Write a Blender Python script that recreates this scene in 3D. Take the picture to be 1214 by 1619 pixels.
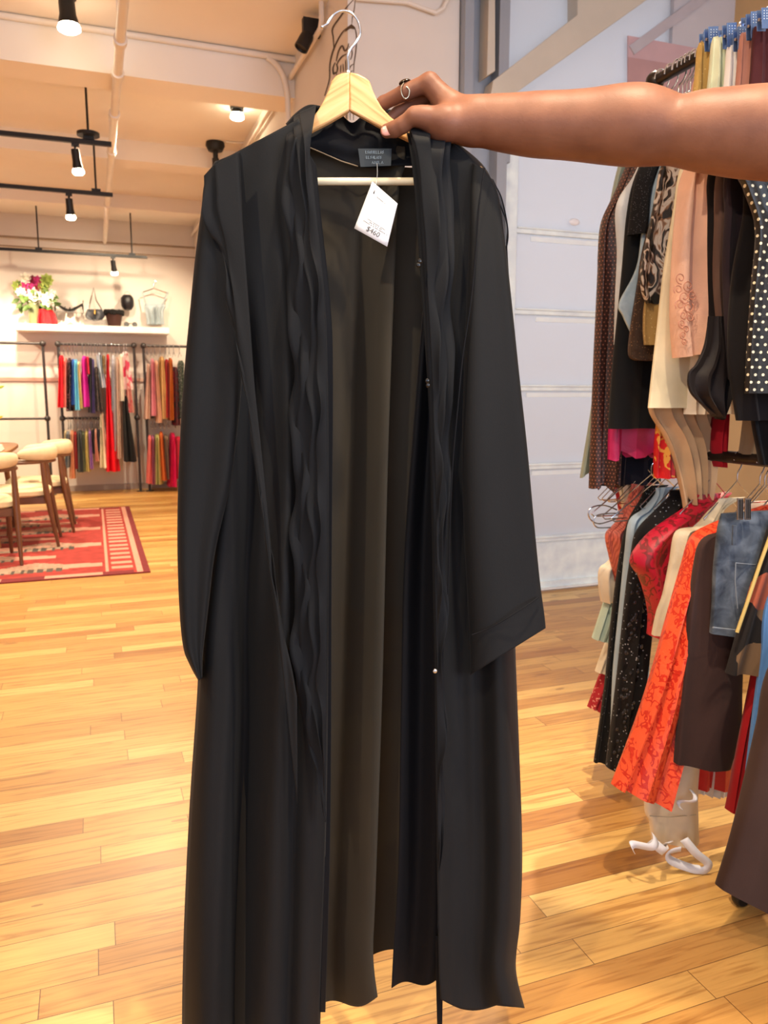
import bpy, bmesh, math, random
import numpy as np
from mathutils import Vector, Matrix
S = bpy.context.scene
COL = S.collection
for o in list(bpy.data.objects): bpy.data.objects.remove(o)

# ------------------------------------------------------------------ camera
CAM = Vector((0, 0, 1.2)); YAW = math.radians(20.3); PIT = math.radians(8.6); FPX = 1230.0
FH = Vector((math.sin(YAW), math.cos(YAW), 0)); RT = Vector((math.cos(YAW), -math.sin(YAW), 0)); UPZ = Vector((0, 0, 1))
FW = FH*math.cos(PIT) - UPZ*math.sin(PIT); UP = FH*math.sin(PIT) + UPZ*math.cos(PIT)
cd = bpy.data.cameras.new('camera'); cam = bpy.data.objects.new('camera', cd); COL.objects.link(cam)
cd.sensor_fit = 'VERTICAL'; cd.sensor_height = 36; cd.lens = FPX/1619*36
M3 = Matrix((RT, UP, -FW)).transposed()
cam.matrix_world = Matrix.Translation(CAM) @ M3.to_4x4()
cd.dof.use_dof = True; cd.dof.focus_distance = 1.25; cd.dof.aperture_fstop = 9.0
cd.clip_start = .02
S.camera = cam
# ------------------------------------------------------------------ world, exposure
w = bpy.data.worlds.new('world'); S.world = w; w.use_nodes = True
w.node_tree.nodes['Background'].inputs[0].default_value = (.74, .80, 1.0, 1)
w.node_tree.nodes['Background'].inputs[1].default_value = 1.0
S.view_settings.view_transform = 'Standard'; S.view_settings.look = 'None'; S.view_settings.gamma = 1
S.view_settings.use_curve_mapping = False
S.view_settings.exposure = 0.1
WARM = (1.0, .80, .56)
def spot(loc, target, power, size=95, blend=.6, col=WARM, rad=.035):
    l = bpy.data.lights.new('spot_lamp', 'SPOT'); l.energy = power; l.color = col; l.spot_size = math.radians(size)
    l.spot_blend = blend; l.shadow_soft_size = rad
    o = bpy.data.objects.new('spot_light', l); COL.objects.link(o); o.location = loc
    o.rotation_euler = (Vector(target)-Vector(loc)).to_track_quat('-Z', 'Y').to_euler()
    return o
def area(loc, target, power, sx, sy, col):
    l = bpy.data.lights.new('daylight_area', 'AREA'); l.energy = power; l.color = col; l.shape = 'RECTANGLE'; l.size = sx; l.size_y = sy
    o = bpy.data.objects.new('daylight_area', l); COL.objects.link(o); o.location = loc
    o.rotation_euler = (Vector(target)-Vector(loc)).to_track_quat('-Z', 'Y').to_euler()
    return o
# lamps of the shop ceiling, several at fixtures built further down, plus an added arm spot
LAMPS = [((-.45, 4.25, 3.05), (-.4, 4.3, 0), 150, 110), ((-.35, 5.9, 2.9), (-.5, 5.6, 0), 170, 120), ((-.75, 6.95, 2.75), (-.7, 7.6, 0), 180, 110),
         ((-.75, 9.5, 2.6), (-.6, 10.2, 1.6), 135, 100), ((.40, 6.6, 3.1), (.35, 5.6, 0), 210, 135), ((1.0, 8.9, 3.1), (.4, 10.2, 1.3), 140, 100),
         ((-1.9, 8.6, 2.9), (-1.9, 10.2, 1.5), 210, 100), ((-.2, 2.6, 3.1), (-.3, 2.9, 0), 95, 115), ((.2, 8.4, 3.0), (.0, 10.2, 1.4), 170, 100),
         ((-.9, .2, 3.1), (1.35, 1.6, 1.0), 130, 95), ((.62, .62, 3.2), (.80, 1.0, 1.5), 250, 50), ((1.0, -.6, 3.15), (1.45, 1.5, 1.2), 90, 95),  # the narrow spot above the arm is added to lift its top highlight
         ((2.5, 3.2, 3.9), (1.4, 1.15, .0), 520, 44), ((-2.2, 6.0, 3.1), (-1.6, 6.6, 0), 160, 110), ((-2.4, 3.4, 3.1), (-1.8, 3.4, 0), 90, 110)]
for a, b, p, sz_ in LAMPS: spot(a, b, p, sz_, .8)
# daylight fill: unseen area lamps added behind the camera, in place of a shop window
area((2.6, -2.6, 1.9), (1.6, 3.8, 1.2), 105, 2.4, 2.0, (.72, .82, 1.0))
area((-2.0, -2.8, 1.9), (0, 3.5, 1.2), 40, 2.4, 2.0, (.80, .88, 1.0))

area((2.9, 5.4, 2.0), (2.6, 4.0, 1.8), 90, 2.4, 3.0, (.88, .92, 1.0))   # daylight outside the frosted door
# ------------------------------------------------------------------ rays
def ray(px, py): return FW + RT*((px-607)/FPX) - UP*((py-809.5)/FPX)
def hitY(Y): return lambda px, py: (lambda r: CAM + r*(Y/r.y))(ray(px, py))
def hitX(X): return lambda px, py: (lambda r: CAM + r*(X/r.x))(ray(px, py))
def hitZ(Z): return lambda px, py: (lambda r: CAM + r*((Z-1.2)/r.z))(ray(px, py))
def hitG(off=0., D=1.28): return lambda px, py: (lambda r: CAM + r*((D-off)/r.dot(FH)))(ray(px, py))
NG = -FH
NY = Vector((0, -1, 0))

# ------------------------------------------------------------------ materials
def srgb(r, g, b):
    f = lambda c: (c/255/12.92 if c/255 <= .04045 else ((c/255+.055)/1.055)**2.4)
    return (f(r), f(g), f(b), 1)
class N:
    def __init__(s, name):
        s.m = bpy.data.materials.new(name); s.m.use_nodes = True; s.t = s.m.node_tree; s.b = s.t.nodes['Principled BSDF']; s.tc = None
    def n(s, typ, **kw):
        x = s.t.nodes.new(typ)
        for k, v in kw.items():
            if k.startswith('i_'):
                key = k[2:]; x.inputs[int(key) if key.isdigit() else key.replace('_', ' ')].default_value = v
            else: setattr(x, k, v)
        return x
    def l(s, a, ao, b, bi): s.t.links.new(a.outputs[ao], b.inputs[bi]); return b
    def coord(s, scale=(1, 1, 1), out='Object', rot=(0, 0, 0)):
        tc = s.n('ShaderNodeTexCoord'); mp = s.n('ShaderNodeMapping'); mp.inputs['Scale'].default_value = scale; mp.inputs['Rotation'].default_value = rot
        s.l(tc, out, mp, 0); return mp
    def math(s, op, a, b=None, c=None):
        x = s.n('ShaderNodeMath', operation=op)
        for i, v in enumerate((a, b, c)):
            if v is None: continue
            if isinstance(v, (int, float)): x.inputs[i].default_value = v
            else: s.t.links.new(v, x.inputs[i])
        return x.outputs[0]
    def ramp(s, fac, stops, interp='LINEAR'):
        r = s.n('ShaderNodeValToRGB'); cr = r.color_ramp; cr.interpolation = interp
        while len(cr.elements) < len(stops): cr.elements.new(.5)
        for e, (p, c) in zip(cr.elements, stops): e.position = p; e.color = c
        s.t.links.new(fac, r.inputs[0]); return r
    def bump(s, h, strength=.3, dist=.002):
        b = s.n('ShaderNodeBump'); b.inputs['Strength'].default_value = strength; b.inputs['Distance'].default_value = dist
        s.t.links.new(h, b.inputs['Height']); s.t.links.new(b.outputs[0], s.b.inputs['Normal']); return b
    def set(s, **kw):
        for k, v in kw.items(): s.b.inputs[k.replace('_', ' ')].default_value = v
MC = {}
def plain(name, rgb, rough=.6, metal=0., var=.08, nscale=6., bump=.0, **kw):
    if name in MC: return MC[name]
    m = N(name); c = srgb(*rgb)
    no = m.n('ShaderNodeTexNoise', i_Scale=nscale, i_Detail=4.); m.l(m.coord(), 0, no, 0)
    r = m.ramp(no.outputs[0], [(.3, tuple(x*(1-var) for x in c[:3])+(1,)), (.7, tuple(min(1, x*(1+var)) for x in c[:3])+(1,))])
    m.l(r, 0, m.b, 'Base Color'); m.set(Roughness=rough, Metallic=metal)
    if bump: m.bump(no.outputs[0], bump)
    for k, v in kw.items(): m.b.inputs[k.replace('_', ' ')].default_value = v
    MC[name] = m.m; return m.m
def cloth(name, rgb, pat=None, rgb2=None, scale=60., rough=.85, sheen=.06, rgb3=None, alpha=None, satin=False, metal=0):
    """woven cloth: fine weave bump plus an optional print"""
    if name in MC: return MC[name]
    m = N(name); c = srgb(*rgb); co = m.coord()
    no = m.n('ShaderNodeTexNoise', i_Scale=9., i_Detail=5.); m.l(co, 0, no, 0)
    base = m.ramp(no.outputs[0], [(.3, tuple(x*.86 for x in c[:3])+(1,)), (.7, tuple(min(1, x*1.12) for x in c[:3])+(1,))])
    out = base; h = None
    c2 = srgb(*(rgb2 or rgb)); c3 = srgb(*(rgb3 or rgb))
    def mix(fac, a, b):
        x = m.n('ShaderNodeMix', data_type='RGBA'); m.t.links.new(fac, x.inputs[0])
        m.t.links.new(a, x.inputs[6])
        if isinstance(b, tuple): x.inputs[7].default_value = b
        else: m.t.links.new(b, x.inputs[7])
        return x.outputs[2]
    col = base.outputs[0]
    if pat == 'dots':       # regular staggered dots over x/z
        sep = m.n('ShaderNodeSeparateXYZ'); m.l(co, 0, sep, 0)
        x = m.math('MULTIPLY', m.math('SUBTRACT', sep.outputs[0], sep.outputs[1]), scale*.75); z = m.math('MULTIPLY', sep.outputs[2], scale)
        row = m.math('FLOOR', z); x2 = m.math('ADD', x, m.math('MULTIPLY', m.math('MODULO', m.math('ABSOLUTE', row), 2.), .5))
        dx = m.math('SUBTRACT', m.math('FRACT', x2), .5); dz = m.math('SUBTRACT', m.math('FRACT', z), .5)
        d = m.math('SQRT', m.math('ADD', m.math('MULTIPLY', dx, dx), m.math('MULTIPLY', dz, dz)))
        col = mix(m.math('LESS_THAN', d, .19), col, c2)
    elif pat in ('blotch', 'floral', 'brocade', 'animal', 'lace', 'tweed'):
        wn = m.n('ShaderNodeTexNoise', i_Scale=scale*.5, i_Detail=3.); m.l(co, 0, wn, 0)
        mx = m.n('ShaderNodeMix', data_type='RGBA'); mx.inputs[0].default_value = .35 if pat != 'animal' else .12
        m.l(co, 0, mx, 6); m.l(wn, 1, mx, 7)
        if pat == 'animal':
            mp = m.n('ShaderNodeMapping'); mp.inputs['Scale'].default_value = (1.9, 1., .55); mp.inputs['Rotation'].default_value = (0, .35, 0)
            m.l(mx, 2, mp, 0); t = m.n('ShaderNodeTexNoise', i_Scale=scale, i_Detail=2., i_Distortion=1.5); m.l(mp, 0, t, 0)
            r = m.ramp(t.outputs[0], [(.0, srgb(14, 12, 12)), (.44, srgb(18, 15, 14)), (.47, c2), (.50, c), (.56, c), (.59, c3), (.63, srgb(22, 18, 18))], 'LINEAR'); col = r.outputs[0]; h = t.outputs[0]
        elif pat == 'brocade':
            v = m.n('ShaderNodeTexVoronoi', feature='DISTANCE_TO_EDGE', i_Scale=scale); m.l(mx, 2, v, 0)
            w2 = m.n('ShaderNodeTexWave', i_Scale=scale*.55, i_Distortion=9., i_Detail=2.); m.l(co, 0, w2, 0)
            f = m.math('MULTIPLY', m.math('LESS_THAN', v.outputs[0], .11), m.math('GREATER_THAN', w2.outputs[0], .3)); col = mix(f, col, c2); h = f
        elif pat == 'lace':
            v = m.n('ShaderNodeTexVoronoi', i_Scale=scale); m.l(mx, 2, v, 0)
            sp = m.n('ShaderNodeTexVoronoi', i_Scale=scale*1.7); m.l(co, 0, sp, 0)
            f = m.math('LESS_THAN', sp.outputs[0], .16); col = mix(f, col, c2); h = v.outputs[0]
        elif pat == 'tweed':
            v = m.n('ShaderNodeTexChecker', i_Scale=scale); m.l(co, 0, v, 0); col = mix(v.outputs[1], col, c2); h = v.outputs[1]
        else:
            v = m.n('ShaderNodeTexVoronoi', i_Scale=scale); m.l(mx, 2, v, 0)
            th = .42 if pat == 'blotch' else .3
            col = mix(m.math('LESS_THAN', v.outputs[0], th), col, c2)
            if rgb3:
                v2 = m.n('ShaderNodeTexVoronoi', i_Scale=scale*1.6); m.l(mx, 2, v2, 0)
                col = mix(m.math('LESS_THAN', v2.outputs[0], .24), col, c3)
    elif pat == 'denim':
        t = m.n('ShaderNodeTexNoise', i_Scale=scale, i_Detail=6., i_Distortion=.6); m.l(co, 0, t, 0)
        r = m.ramp(t.outputs[0], [(.35, c), (.7, c2)]); col = r.outputs[0]; h = t.outputs[0]
    elif pat == 'stripes':
        t = m.n('ShaderNodeTexWave', i_Scale=scale, i_Distortion=.5); m.l(co, 0, t, 0); col = mix(m.math('GREATER_THAN', t.outputs[0], .6), col, c2)
    elif pat == 'patch':
        t = m.n('ShaderNodeTexVoronoi', i_Scale=scale, distance='MANHATTAN'); m.l(co, 0, t, 0)
        r = m.ramp(m.math('FRACT', m.math('MULTIPLY', t.outputs[0], 1.) if False else t.outputs[0]), [(0, c), (1, c)])
        sepc = m.n('ShaderNodeSeparateColor'); m.l(t, 1, sepc, 0)
        r = m.ramp(sepc.outputs[0], [(0, c), (.35, c2), (.62, c3), (.85, srgb(95, 100, 105))], 'CONSTANT'); col = r.outputs[0]
    m.t.links.new(col, m.b.inputs['Base Color'])
    m.set(Roughness=rough); m.b.inputs['Specular IOR Level'].default_value = .45 if satin else .2
    m.b.inputs['Sheen Weight'].default_value = 0 if satin else sheen; m.b.inputs['Sheen Roughness'].default_value = .5
    if satin: m.set(Roughness=.42)
    if metal: m.set(Metallic=metal)
    wv = m.n('ShaderNodeTexNoise', i_Scale=420., i_Detail=2.); m.l(co, 0, wv, 0)
    cr = m.n('ShaderNodeTexNoise', i_Scale=14., i_Detail=3., i_Distortion=.8); m.l(co, 0, cr, 0)
    hh = m.math('ADD', m.math('MULTIPLY', wv.outputs[0], .12), m.math('MULTIPLY', cr.outputs[0], .8))
    if h is not None: hh = m.math('ADD', hh, m.math('MULTIPLY', h, .5))
    m.bump(hh, .6 if satin else .35, .009 if satin else .004)
    if alpha is not None: m.b.inputs['Alpha'].default_value = alpha
    MC[name] = m.m; return m.m
def glow(name, rgb, strength):
    m = N(name); m.set(Base_Color=(.9, .85, .8, 1), Emission_Color=rgb+(1,), Emission_Strength=strength); return m.m

# ------------------------------------------------------------------ mesh helpers
def catmull(P, n):
    P = [np.array(p, float) for p in P]; m = len(P)-1; out = []
    for i in range(n):
        t = i/(n-1)*m; k = min(int(t), m-1); f = t-k
        p0 = P[max(k-1, 0)]; p1 = P[k]; p2 = P[k+1]; p3 = P[min(k+2, m)]
        out.append(.5*((2*p1)+(-p0+p2)*f+(2*p0-5*p1+4*p2-p3)*f*f+(-p0+3*p1-3*p2+p3)*f**3))
    return out
class MB:
    def __init__(s): s.v = []; s.f = []; s.mi = []
    def add(s, vs, fs, mi=0):
        o = len(s.v); s.v += [tuple(v) for v in vs]; s.f += [tuple(i+o for i in f) for f in fs]; s.mi += [mi]*len(fs); return s
    def box(s, a, b, mi=0):
        (x0, y0, z0), (x1, y1, z1) = a, b
        x0, x1 = sorted((x0, x1)); y0, y1 = sorted((y0, y1)); z0, z1 = sorted((z0, z1))
        return s.add([(x0, y0, z0), (x1, y0, z0), (x1, y1, z0), (x0, y1, z0), (x0, y0, z1), (x1, y0, z1), (x1, y1, z1), (x0, y1, z1)],
                     [(3, 2, 1, 0), (4, 5, 6, 7), (0, 1, 5, 4), (1, 2, 6, 5), (2, 3, 7, 6), (3, 0, 4, 7)], mi)
    def tube(s, pts, r, n=10, mi=0, smooth=0, closed=False, flat=1.):
        if smooth: 
            rr = r if isinstance(r, (list, tuple)) else [r]*len(pts)
            q = catmull([tuple(p)+(k,) for p, k in zip(pts, rr)], smooth); pts = [Vector(x[:3]) for x in q]; r = [float(x[3]) for x in q]
        pts = [Vector(p) for p in pts]; r = r if isinstance(r, (list, tuple)) else [r]*len(pts)
        vs = []; fs = []; m = len(pts); prev = None
        for i, p in enumerate(pts):
            a = pts[(i-1) % m] if closed else pts[max(i-1, 0)]; b = pts[(i+1) % m] if closed else pts[min(i+1, m-1)]
            t = (b-a).normalized()
            if prev is None: u = t.orthogonal().normalized()
            else: u = (prev - t*prev.dot(t)).normalized()
            prev = u; v = t.cross(u)
            for k in range(n):
                an = 2*math.pi*k/n; vs.append(p + (u*math.cos(an) + v*math.sin(an)*flat)*r[i])
        for i in range(m if closed else m-1):
            j = (i+1) % m
            for k in range(n): fs.append((i*n+k, i*n+(k+1) % n, j*n+(k+1) % n, j*n+k))
        if not closed: fs.append(tuple(range(n))[::-1]); fs.append(tuple((m-1)*n+k for k in range(n)))
        return s.add(vs, fs, mi)
    def lathe(s, base, prof, axis=(0, 0, 1), n=24, mi=0):
        ax = Vector(axis).normalized(); u = ax.orthogonal().normalized(); v = ax.cross(u); base = Vector(base); vs = []; fs = []
        for r, h in prof:
            for k in range(n):
                a = 2*math.pi*k/n; vs.append(base + ax*h + (u*math.cos(a)+v*math.sin(a))*max(r, 1e-5))
        m = len(prof)
        for i in range(m-1):
            for k in range(n): fs.append((i*n+k, i*n+(k+1) % n, (i+1)*n+(k+1) % n, (i+1)*n+k))
        fs.append(tuple(range(n))[::-1]); fs.append(tuple((m-1)*n+k for k in range(n)))
        return s.add(vs, fs, mi)
    def prism(s, poly, d, mi=0):
        """poly: world points in one plane, extruded by vector d"""
        poly = [Vector(p) for p in poly]; d = Vector(d); n = len(poly)
        return s.add(poly+[p+d for p in poly], [tuple(range(n))[::-1], tuple(range(n, 2*n))]+[(i, (i+1) % n, n+(i+1) % n, n+i) for i in range(n)], mi)
    def ball(s, c, r, n=12, sc=(1, 1, 1), mi=0):
        c = Vector(c); vs = []; fs = []; m = n//2+1
        for i in range(m+1):
            th = math.pi*i/m
            for k in range(n):
                a = 2*math.pi*k/n; vs.append((c.x+r*sc[0]*math.sin(th)*math.cos(a), c.y+r*sc[1]*math.sin(th)*math.sin(a), c.z+r*sc[2]*math.cos(th)))
        for i in range(m):
            for k in range(n): fs.append((i*n+k, (i+1)*n+k, (i+1)*n+(k+1) % n, i*n+(k+1) % n))
        return s.add(vs, fs, mi)
    def build(s, name, mats, parent=None, smooth=True, bevel=0, sub=0, solid=0, origin=None, kind=None, sharp=40):
        if not isinstance(mats, (list, tuple)): mats = [mats]
        V = np.array(s.v); lo = V.min(0); hi = V.max(0)
        o = np.array([(lo[0]+hi[0])/2, (lo[1]+hi[1])/2, lo[2]]) if origin is None else np.array(origin)
        me = bpy.data.meshes.new(name); me.from_pydata((V-o).tolist(), [], s.f)
        for m in mats: me.materials.append(m)
        me.polygons.foreach_set('material_index', s.mi)
        bm = bmesh.new(); bm.from_mesh(me)
        bmesh.ops.remove_doubles(bm, verts=bm.verts, dist=1e-6)
        bmesh.ops.recalc_face_normals(bm, faces=bm.faces)
        if smooth:
            for f in bm.faces: f.smooth = True
            ca = math.radians(sharp)
            for e in bm.edges:
                if len(e.link_faces) == 2 and e.calc_face_angle(0) > ca: e.smooth = False
        bm.to_mesh(me); bm.free(); me.update()
        ob = bpy.data.objects.new(name, me); COL.objects.link(ob)
        pl = np.zeros(3)
        if parent is not None:
            ob.parent = parent; q = parent
            while q is not None: pl = pl + np.array(q.location); q = q.parent
        ob.location = tuple(o-pl)
        if kind: ob['kind'] = kind
        if solid: md = ob.modifiers.new('thickness', 'SOLIDIFY'); md.thickness = solid; md.offset = 0
        if bevel: md = ob.modifiers.new('bevel', 'BEVEL'); md.width = bevel; md.segments = 2; md.limit_method = 'ANGLE'
        if sub: md = ob.modifiers.new('sub', 'SUBSURF'); md.levels = sub; md.render_levels = sub
        return ob
def tag(o, label, cat, group=None):
    o['label'] = label; o['category'] = cat
    if group: o['group'] = group
    return o
def empty(name, loc, label=None, cat=None, group=None):
    o = bpy.data.objects.new(name, None); COL.objects.link(o); o.location = loc; o.empty_display_size = .05
    if label: tag(o, label, cat, group)
    return o
def copy_tree(o, parent=None):
    c = o.copy(); COL.objects.link(c)
    if parent: c.parent = parent
    for ch in list(o.children): copy_tree(ch, c)
    return c
rnd = random.Random(7)
def sstep(a, b, x): t = min(1, max(0, (x-a)/(b-a))); return t*t*(3-2*t)
def drape(rows, hit, n, thick=.03, amp=.01, cnt=4, seed=0, nu=26, nv=40, slant=.6, hemamp=0.):
    """a hanging garment as a closed body: front and back cloth meeting at the two sides, folds deepening towards the hem"""
    r = random.Random(seed); ph = [r.uniform(0, 6.28) for _ in range(4)]; dr = r.uniform(-1, 1)*slant
    q = catmull(rows, nv); vs = []; fs = []; L = 2*nu
    for j, (xl, yl, xr, yr) in enumerate(q):
        v = j/(nv-1); A = hit(xl, yl); B = hit(xr, yr)
        T = thick*(.3+.7*sstep(0, .25, v)); a = amp*(.25+.75*sstep(.05, .9, v))
        for k in range(L):
            an = 2*math.pi*k/L; u = .5-.5*math.cos(an); front = 1 if math.sin(an) >= 0 else -1
            p = abs(math.sin(an))**.7
            f = math.sin(2*math.pi*cnt*u+ph[0]+dr*v*3)+.45*math.sin(2*math.pi*cnt*1.7*u+ph[1]-dr*v*2)+.25*math.sin(2*math.pi*cnt*.6*u+ph[2]+v*4)
            P = A.lerp(B, u) + n*(front*T*p*(1+.2*f) + a*f*min(1, p*1.6))
            P.z += -hemamp*v**10*f
            vs.append(P)
    for j in range(nv-1):
        for k in range(L): fs.append((j*L+k, j*L+(k+1) % L, (j+1)*L+(k+1) % L, (j+1)*L+k))
    for k in range(nu-1):   # close the shoulder line
        fs.append((k+1, k, (L-k) % L, L-k-1)) if k else fs.append((1, 0, L-1))
    m = MB(); m.add(vs, fs); return m
def sheet(rows, hit, n, off, nu=30, nv=70, hem=None):
    """one layer of cloth between two edge lines, off(u,v) metres towards n"""
    q = catmull(rows, nv); vs = []; fs = []
    for j, (xl, yl, xr, yr) in enumerate(q):
        v = j/(nv-1); A = hit(xl, yl); B = hit(xr, yr)
        for k in range(nu):
            u = k/(nu-1); P = A.lerp(B, u)+n*off(u, v)
            if hem: P.z += hem(u)*v**12
            vs.append(P)
    for j in range(nv-1):
        for k in range(nu-1): a = j*nu+k; fs.append((a, a+1, a+nu+1, a+nu))
    m = MB(); m.add(vs, fs); return m
def ribbon(line, half, hit, n, off, period=.12, wav=.004, seed=0, nv=110, nu=7, taper=.0):
    """a long narrow ruffle: pixel centre line (x,y), half width in px, both edges wavy"""
    r = random.Random(seed); p1 = r.uniform(0, 6.28); p2 = r.uniform(0, 6.28); q = catmull(line, nv); vs = []; fs = []; ln = 0; last = None
    for j, (x, y) in enumerate(q):
        P0 = hit(x, y)
        if last is not None: ln += (P0-last).length
        last = P0; v = j/(nv-1)
        w = half*(1+.45*math.sin(ln/period*6.28+p1)+.2*math.sin(ln/period*11+p2)); sh = half*.45*math.sin(ln/period*6.28*.8+p2)
        if taper: w *= min(1, (1-v)/taper+.15)
        for k in range(nu):
            u = k/(nu-1)*2-1
            o = off + wav*math.sin(ln/period*6.28+p2+u*1.3) + .004*(1-u*u)
            vs.append(hit(x+sh+u*w, y)+n*o)
    for j in range(nv-1):
        for k in range(nu-1): a = j*nu+k; fs.append((a, a+1, a+nu+1, a+nu))
    m = MB(); m.add(vs, fs); return m

# ================================================================== THE ROOM
H = 3.3; HR = 4.3
def mat_floor():
    m = N('oak_planks'); co = m.coord(); sep = m.n('ShaderNodeSeparateXYZ'); m.l(co, 0, sep, 0); X = sep.outputs[0]; Y = sep.outputs[1]
    wd = .083; yy = m.math('DIVIDE', Y, wd); row = m.math('FLOOR', yy); fy = m.math('FRACT', yy)
    wn = m.n('ShaderNodeTexWhiteNoise', noise_dimensions='1D'); m.t.links.new(row, wn.inputs['W'])
    xx = m.math('ADD', m.math('DIVIDE', X, .95), m.math('MULTIPLY', wn.outputs[0], 7.3)); col = m.math('FLOOR', xx); fx = m.math('FRACT', xx)
    cb = m.n('ShaderNodeCombineXYZ'); m.t.links.new(row, cb.inputs[0]); m.t.links.new(col, cb.inputs[1])
    w2 = m.n('ShaderNodeTexWhiteNoise', noise_dimensions='2D'); m.l(cb, 0, w2, 0)
    tone = m.ramp(w2.outputs[0], [(0, srgb(172, 120, 60)), (.12, srgb(190, 141, 76)), (.5, srgb(204, 157, 87)), (.8, srgb(214, 170, 97)), (1, srgb(228, 190, 118))])
    # grain running along the board, different on every board
    gx = m.math('ADD', m.math('MULTIPLY', X, 2.2), m.math('MULTIPLY', w2.outputs[0], 40.)); gy = m.math('ADD', m.math('MULTIPLY', Y, 34.), m.math('MULTIPLY', row, 3.7))
    c2 = m.n('ShaderNodeCombineXYZ'); m.t.links.new(gx, c2.inputs[0]); m.t.links.new(gy, c2.inputs[1])
    g = m.n('ShaderNodeTexNoise', i_Scale=1.6, i_Detail=7., i_Distortion=1.4); m.l(c2, 0, g, 0)
    gr = m.ramp(g.outputs[0], [(.30, (.60, .48, .38, 1)), (.48, (.95, .92, .88, 1)), (.7, (1.08, 1.08, 1.05, 1))])
    mx = m.n('ShaderNodeMix', data_type='RGBA', blend_type='MULTIPLY'); mx.inputs[0].default_value = .9; m.l(tone, 0, mx, 6); m.l(gr, 0, mx, 7)
    kn = m.n('ShaderNodeTexVoronoi', i_Scale=1.); c3 = m.n('ShaderNodeCombineXYZ'); m.t.links.new(m.math('MULTIPLY', X, 2.), c3.inputs[0]); m.t.links.new(m.math('MULTIPLY', Y, 7.), c3.inputs[1]); m.l(c3, 0, kn, 0)
    kf = m.math('LESS_THAN', kn.outputs[0], .07)
    m2 = m.n('ShaderNodeMix', data_type='RGBA'); m.t.links.new(m.math('MULTIPLY', kf, .55), m2.inputs[0]); m.l(mx, 2, m2, 6); m2.inputs[7].default_value = srgb(110, 62, 30)
    gap = m.math('MAXIMUM', m.math('LESS_THAN', fy, .022), m.math('LESS_THAN', fx, .0022))
    m3 = m.n('ShaderNodeMix', data_type='RGBA'); m.t.links.new(m.math('MULTIPLY', gap, .75), m3.inputs[0]); m.l(m2, 2, m3, 6); m3.inputs[7].default_value = srgb(80, 42, 18)
    m.l(m3, 2, m.b, 'Base Color')
    rn = m.n('ShaderNodeTexNoise', i_Scale=60., i_Detail=2.); m.l(co, 0, rn, 0)
    m.set(Roughness=.42); m.b.inputs['Coat Weight'].default_value = .18; m.b.inputs['Coat Roughness'].default_value = .28
    m.bump(m.math('SUBTRACT', m.math('ADD', m.math('MULTIPLY', g.outputs[0], .25), m.math('MULTIPLY', rn.outputs[0], .30)), gap), .25, .0015)
    return m.m
white = plain('white_paint', (226, 216, 206), .7, var=.03, nscale=2.)
ceilw = plain('cream_ceiling_paint', (242, 232, 220), .75, var=.03, nscale=1.5)
lav = plain('cool_white_paint', (206, 202, 206), .6, var=.03, nscale=2.)
tanp = plain('tan_wall_paint', (214, 180, 130), .75, var=.04, nscale=2.)
def struct(name, m, mats, **kw): return m.build(name, mats, kind='structure', **kw)
struct('floor', MB().box((-5, -3, -.06), (4.2, 10.8, 0)), mat_floor(), smooth=False, origin=(0, 0, 0))
struct('ceiling', MB().box((-5, -3, H), (1.95, 10.8, H+.1)).box((1.95, -3, HR), (4.2, 10.8, HR+.1)).box((1.93, -3, H), (1.95, 10.8, HR)), ceilw, smooth=False)
YB = 10.45
struct('wall_back', MB().box((-5, YB, 0), (1.9, YB+.1, H)), white, smooth=False)
struct('wall_left', MB().box((-5.1, -3, 0), (-5, 10.8, H)), white, smooth=False)
struct('wall_right', MB().box((3.75, -3, 0), (3.85, 4.1, HR)), tanp, smooth=False)
struct('wall_partition', MB().box((1.3, 4.04, 0), (1.92, 10.5, H)), white, smooth=False)
YD = 4.04
struct('trim_1', MB().box((-5, 5.15, 3.06), (1.3, 5.42, H)), ceilw, smooth=False)          # ceiling beams
struct('trim_2', MB().box((-5, 7.2, 3.14), (1.3, 7.45, H)), ceilw, smooth=False)
struct('trim_3', MB().box((-5, 9.1, 3.16), (1.3, 9.3, H)), ceilw, smooth=False)
struct('trim_4', MB().box((-5, YB-.025, 1.36), (1.3, YB, 1.40)), plain('pinkish_rail', (214, 178, 160), .6), smooth=False)
struct('baseboard_back', MB().box((-5, YB-.03, 0), (1.3, YB, .07)), plain('grey_base', (180, 165, 155), .6), smooth=False)
# ---- door side at Y = 4.04
steel = plain('grey_blue_steel', (160, 166, 176), .45, metal=.3, var=.06, nscale=3.)
putty = plain('putty_painted_steel', (206, 196, 180), .55, var=.06, nscale=4.)
frost = N('frosted_glass'); frost.set(Base_Color=srgb(206, 206, 208), Roughness=.5)
frost.b.inputs['Specular IOR Level'].default_value = .4
tr = frost.n('ShaderNodeBsdfTranslucent'); tr.inputs[0].default_value = srgb(214, 214, 216)
mxs = frost.n('ShaderNodeMixShader'); mxs.inputs[0].default_value = .5; outn = frost.t.nodes['Material Output']
frost.l(frost.b, 0, mxs, 1); frost.l(tr, 0, mxs, 2); frost.l(mxs, 0, outn, 0); frost = frost.m
alu = plain('pale_aluminium', (232, 244, 252), .35, metal=.0, var=.12, nscale=12.)
hD = hitY(YD)
def X_at(px, Y=YD): return hitY(Y)(px, 623).x
def Z_at(px, py, Y=YD): return hitY(Y)(px, py).z
x_post0, x_post1 = 1.925, X_at(781)
struct('trim_5', MB().box((x_post0, YD-.06, 0), (x_post0+.05, YD+.1, HR)).box((x_post0+.05, YD, 0), (x_post1-.06, YD+.1, HR)).box((x_post1-.06, YD-.09, 0), (x_post1, YD+.1, HR)), steel, smooth=False)
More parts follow.
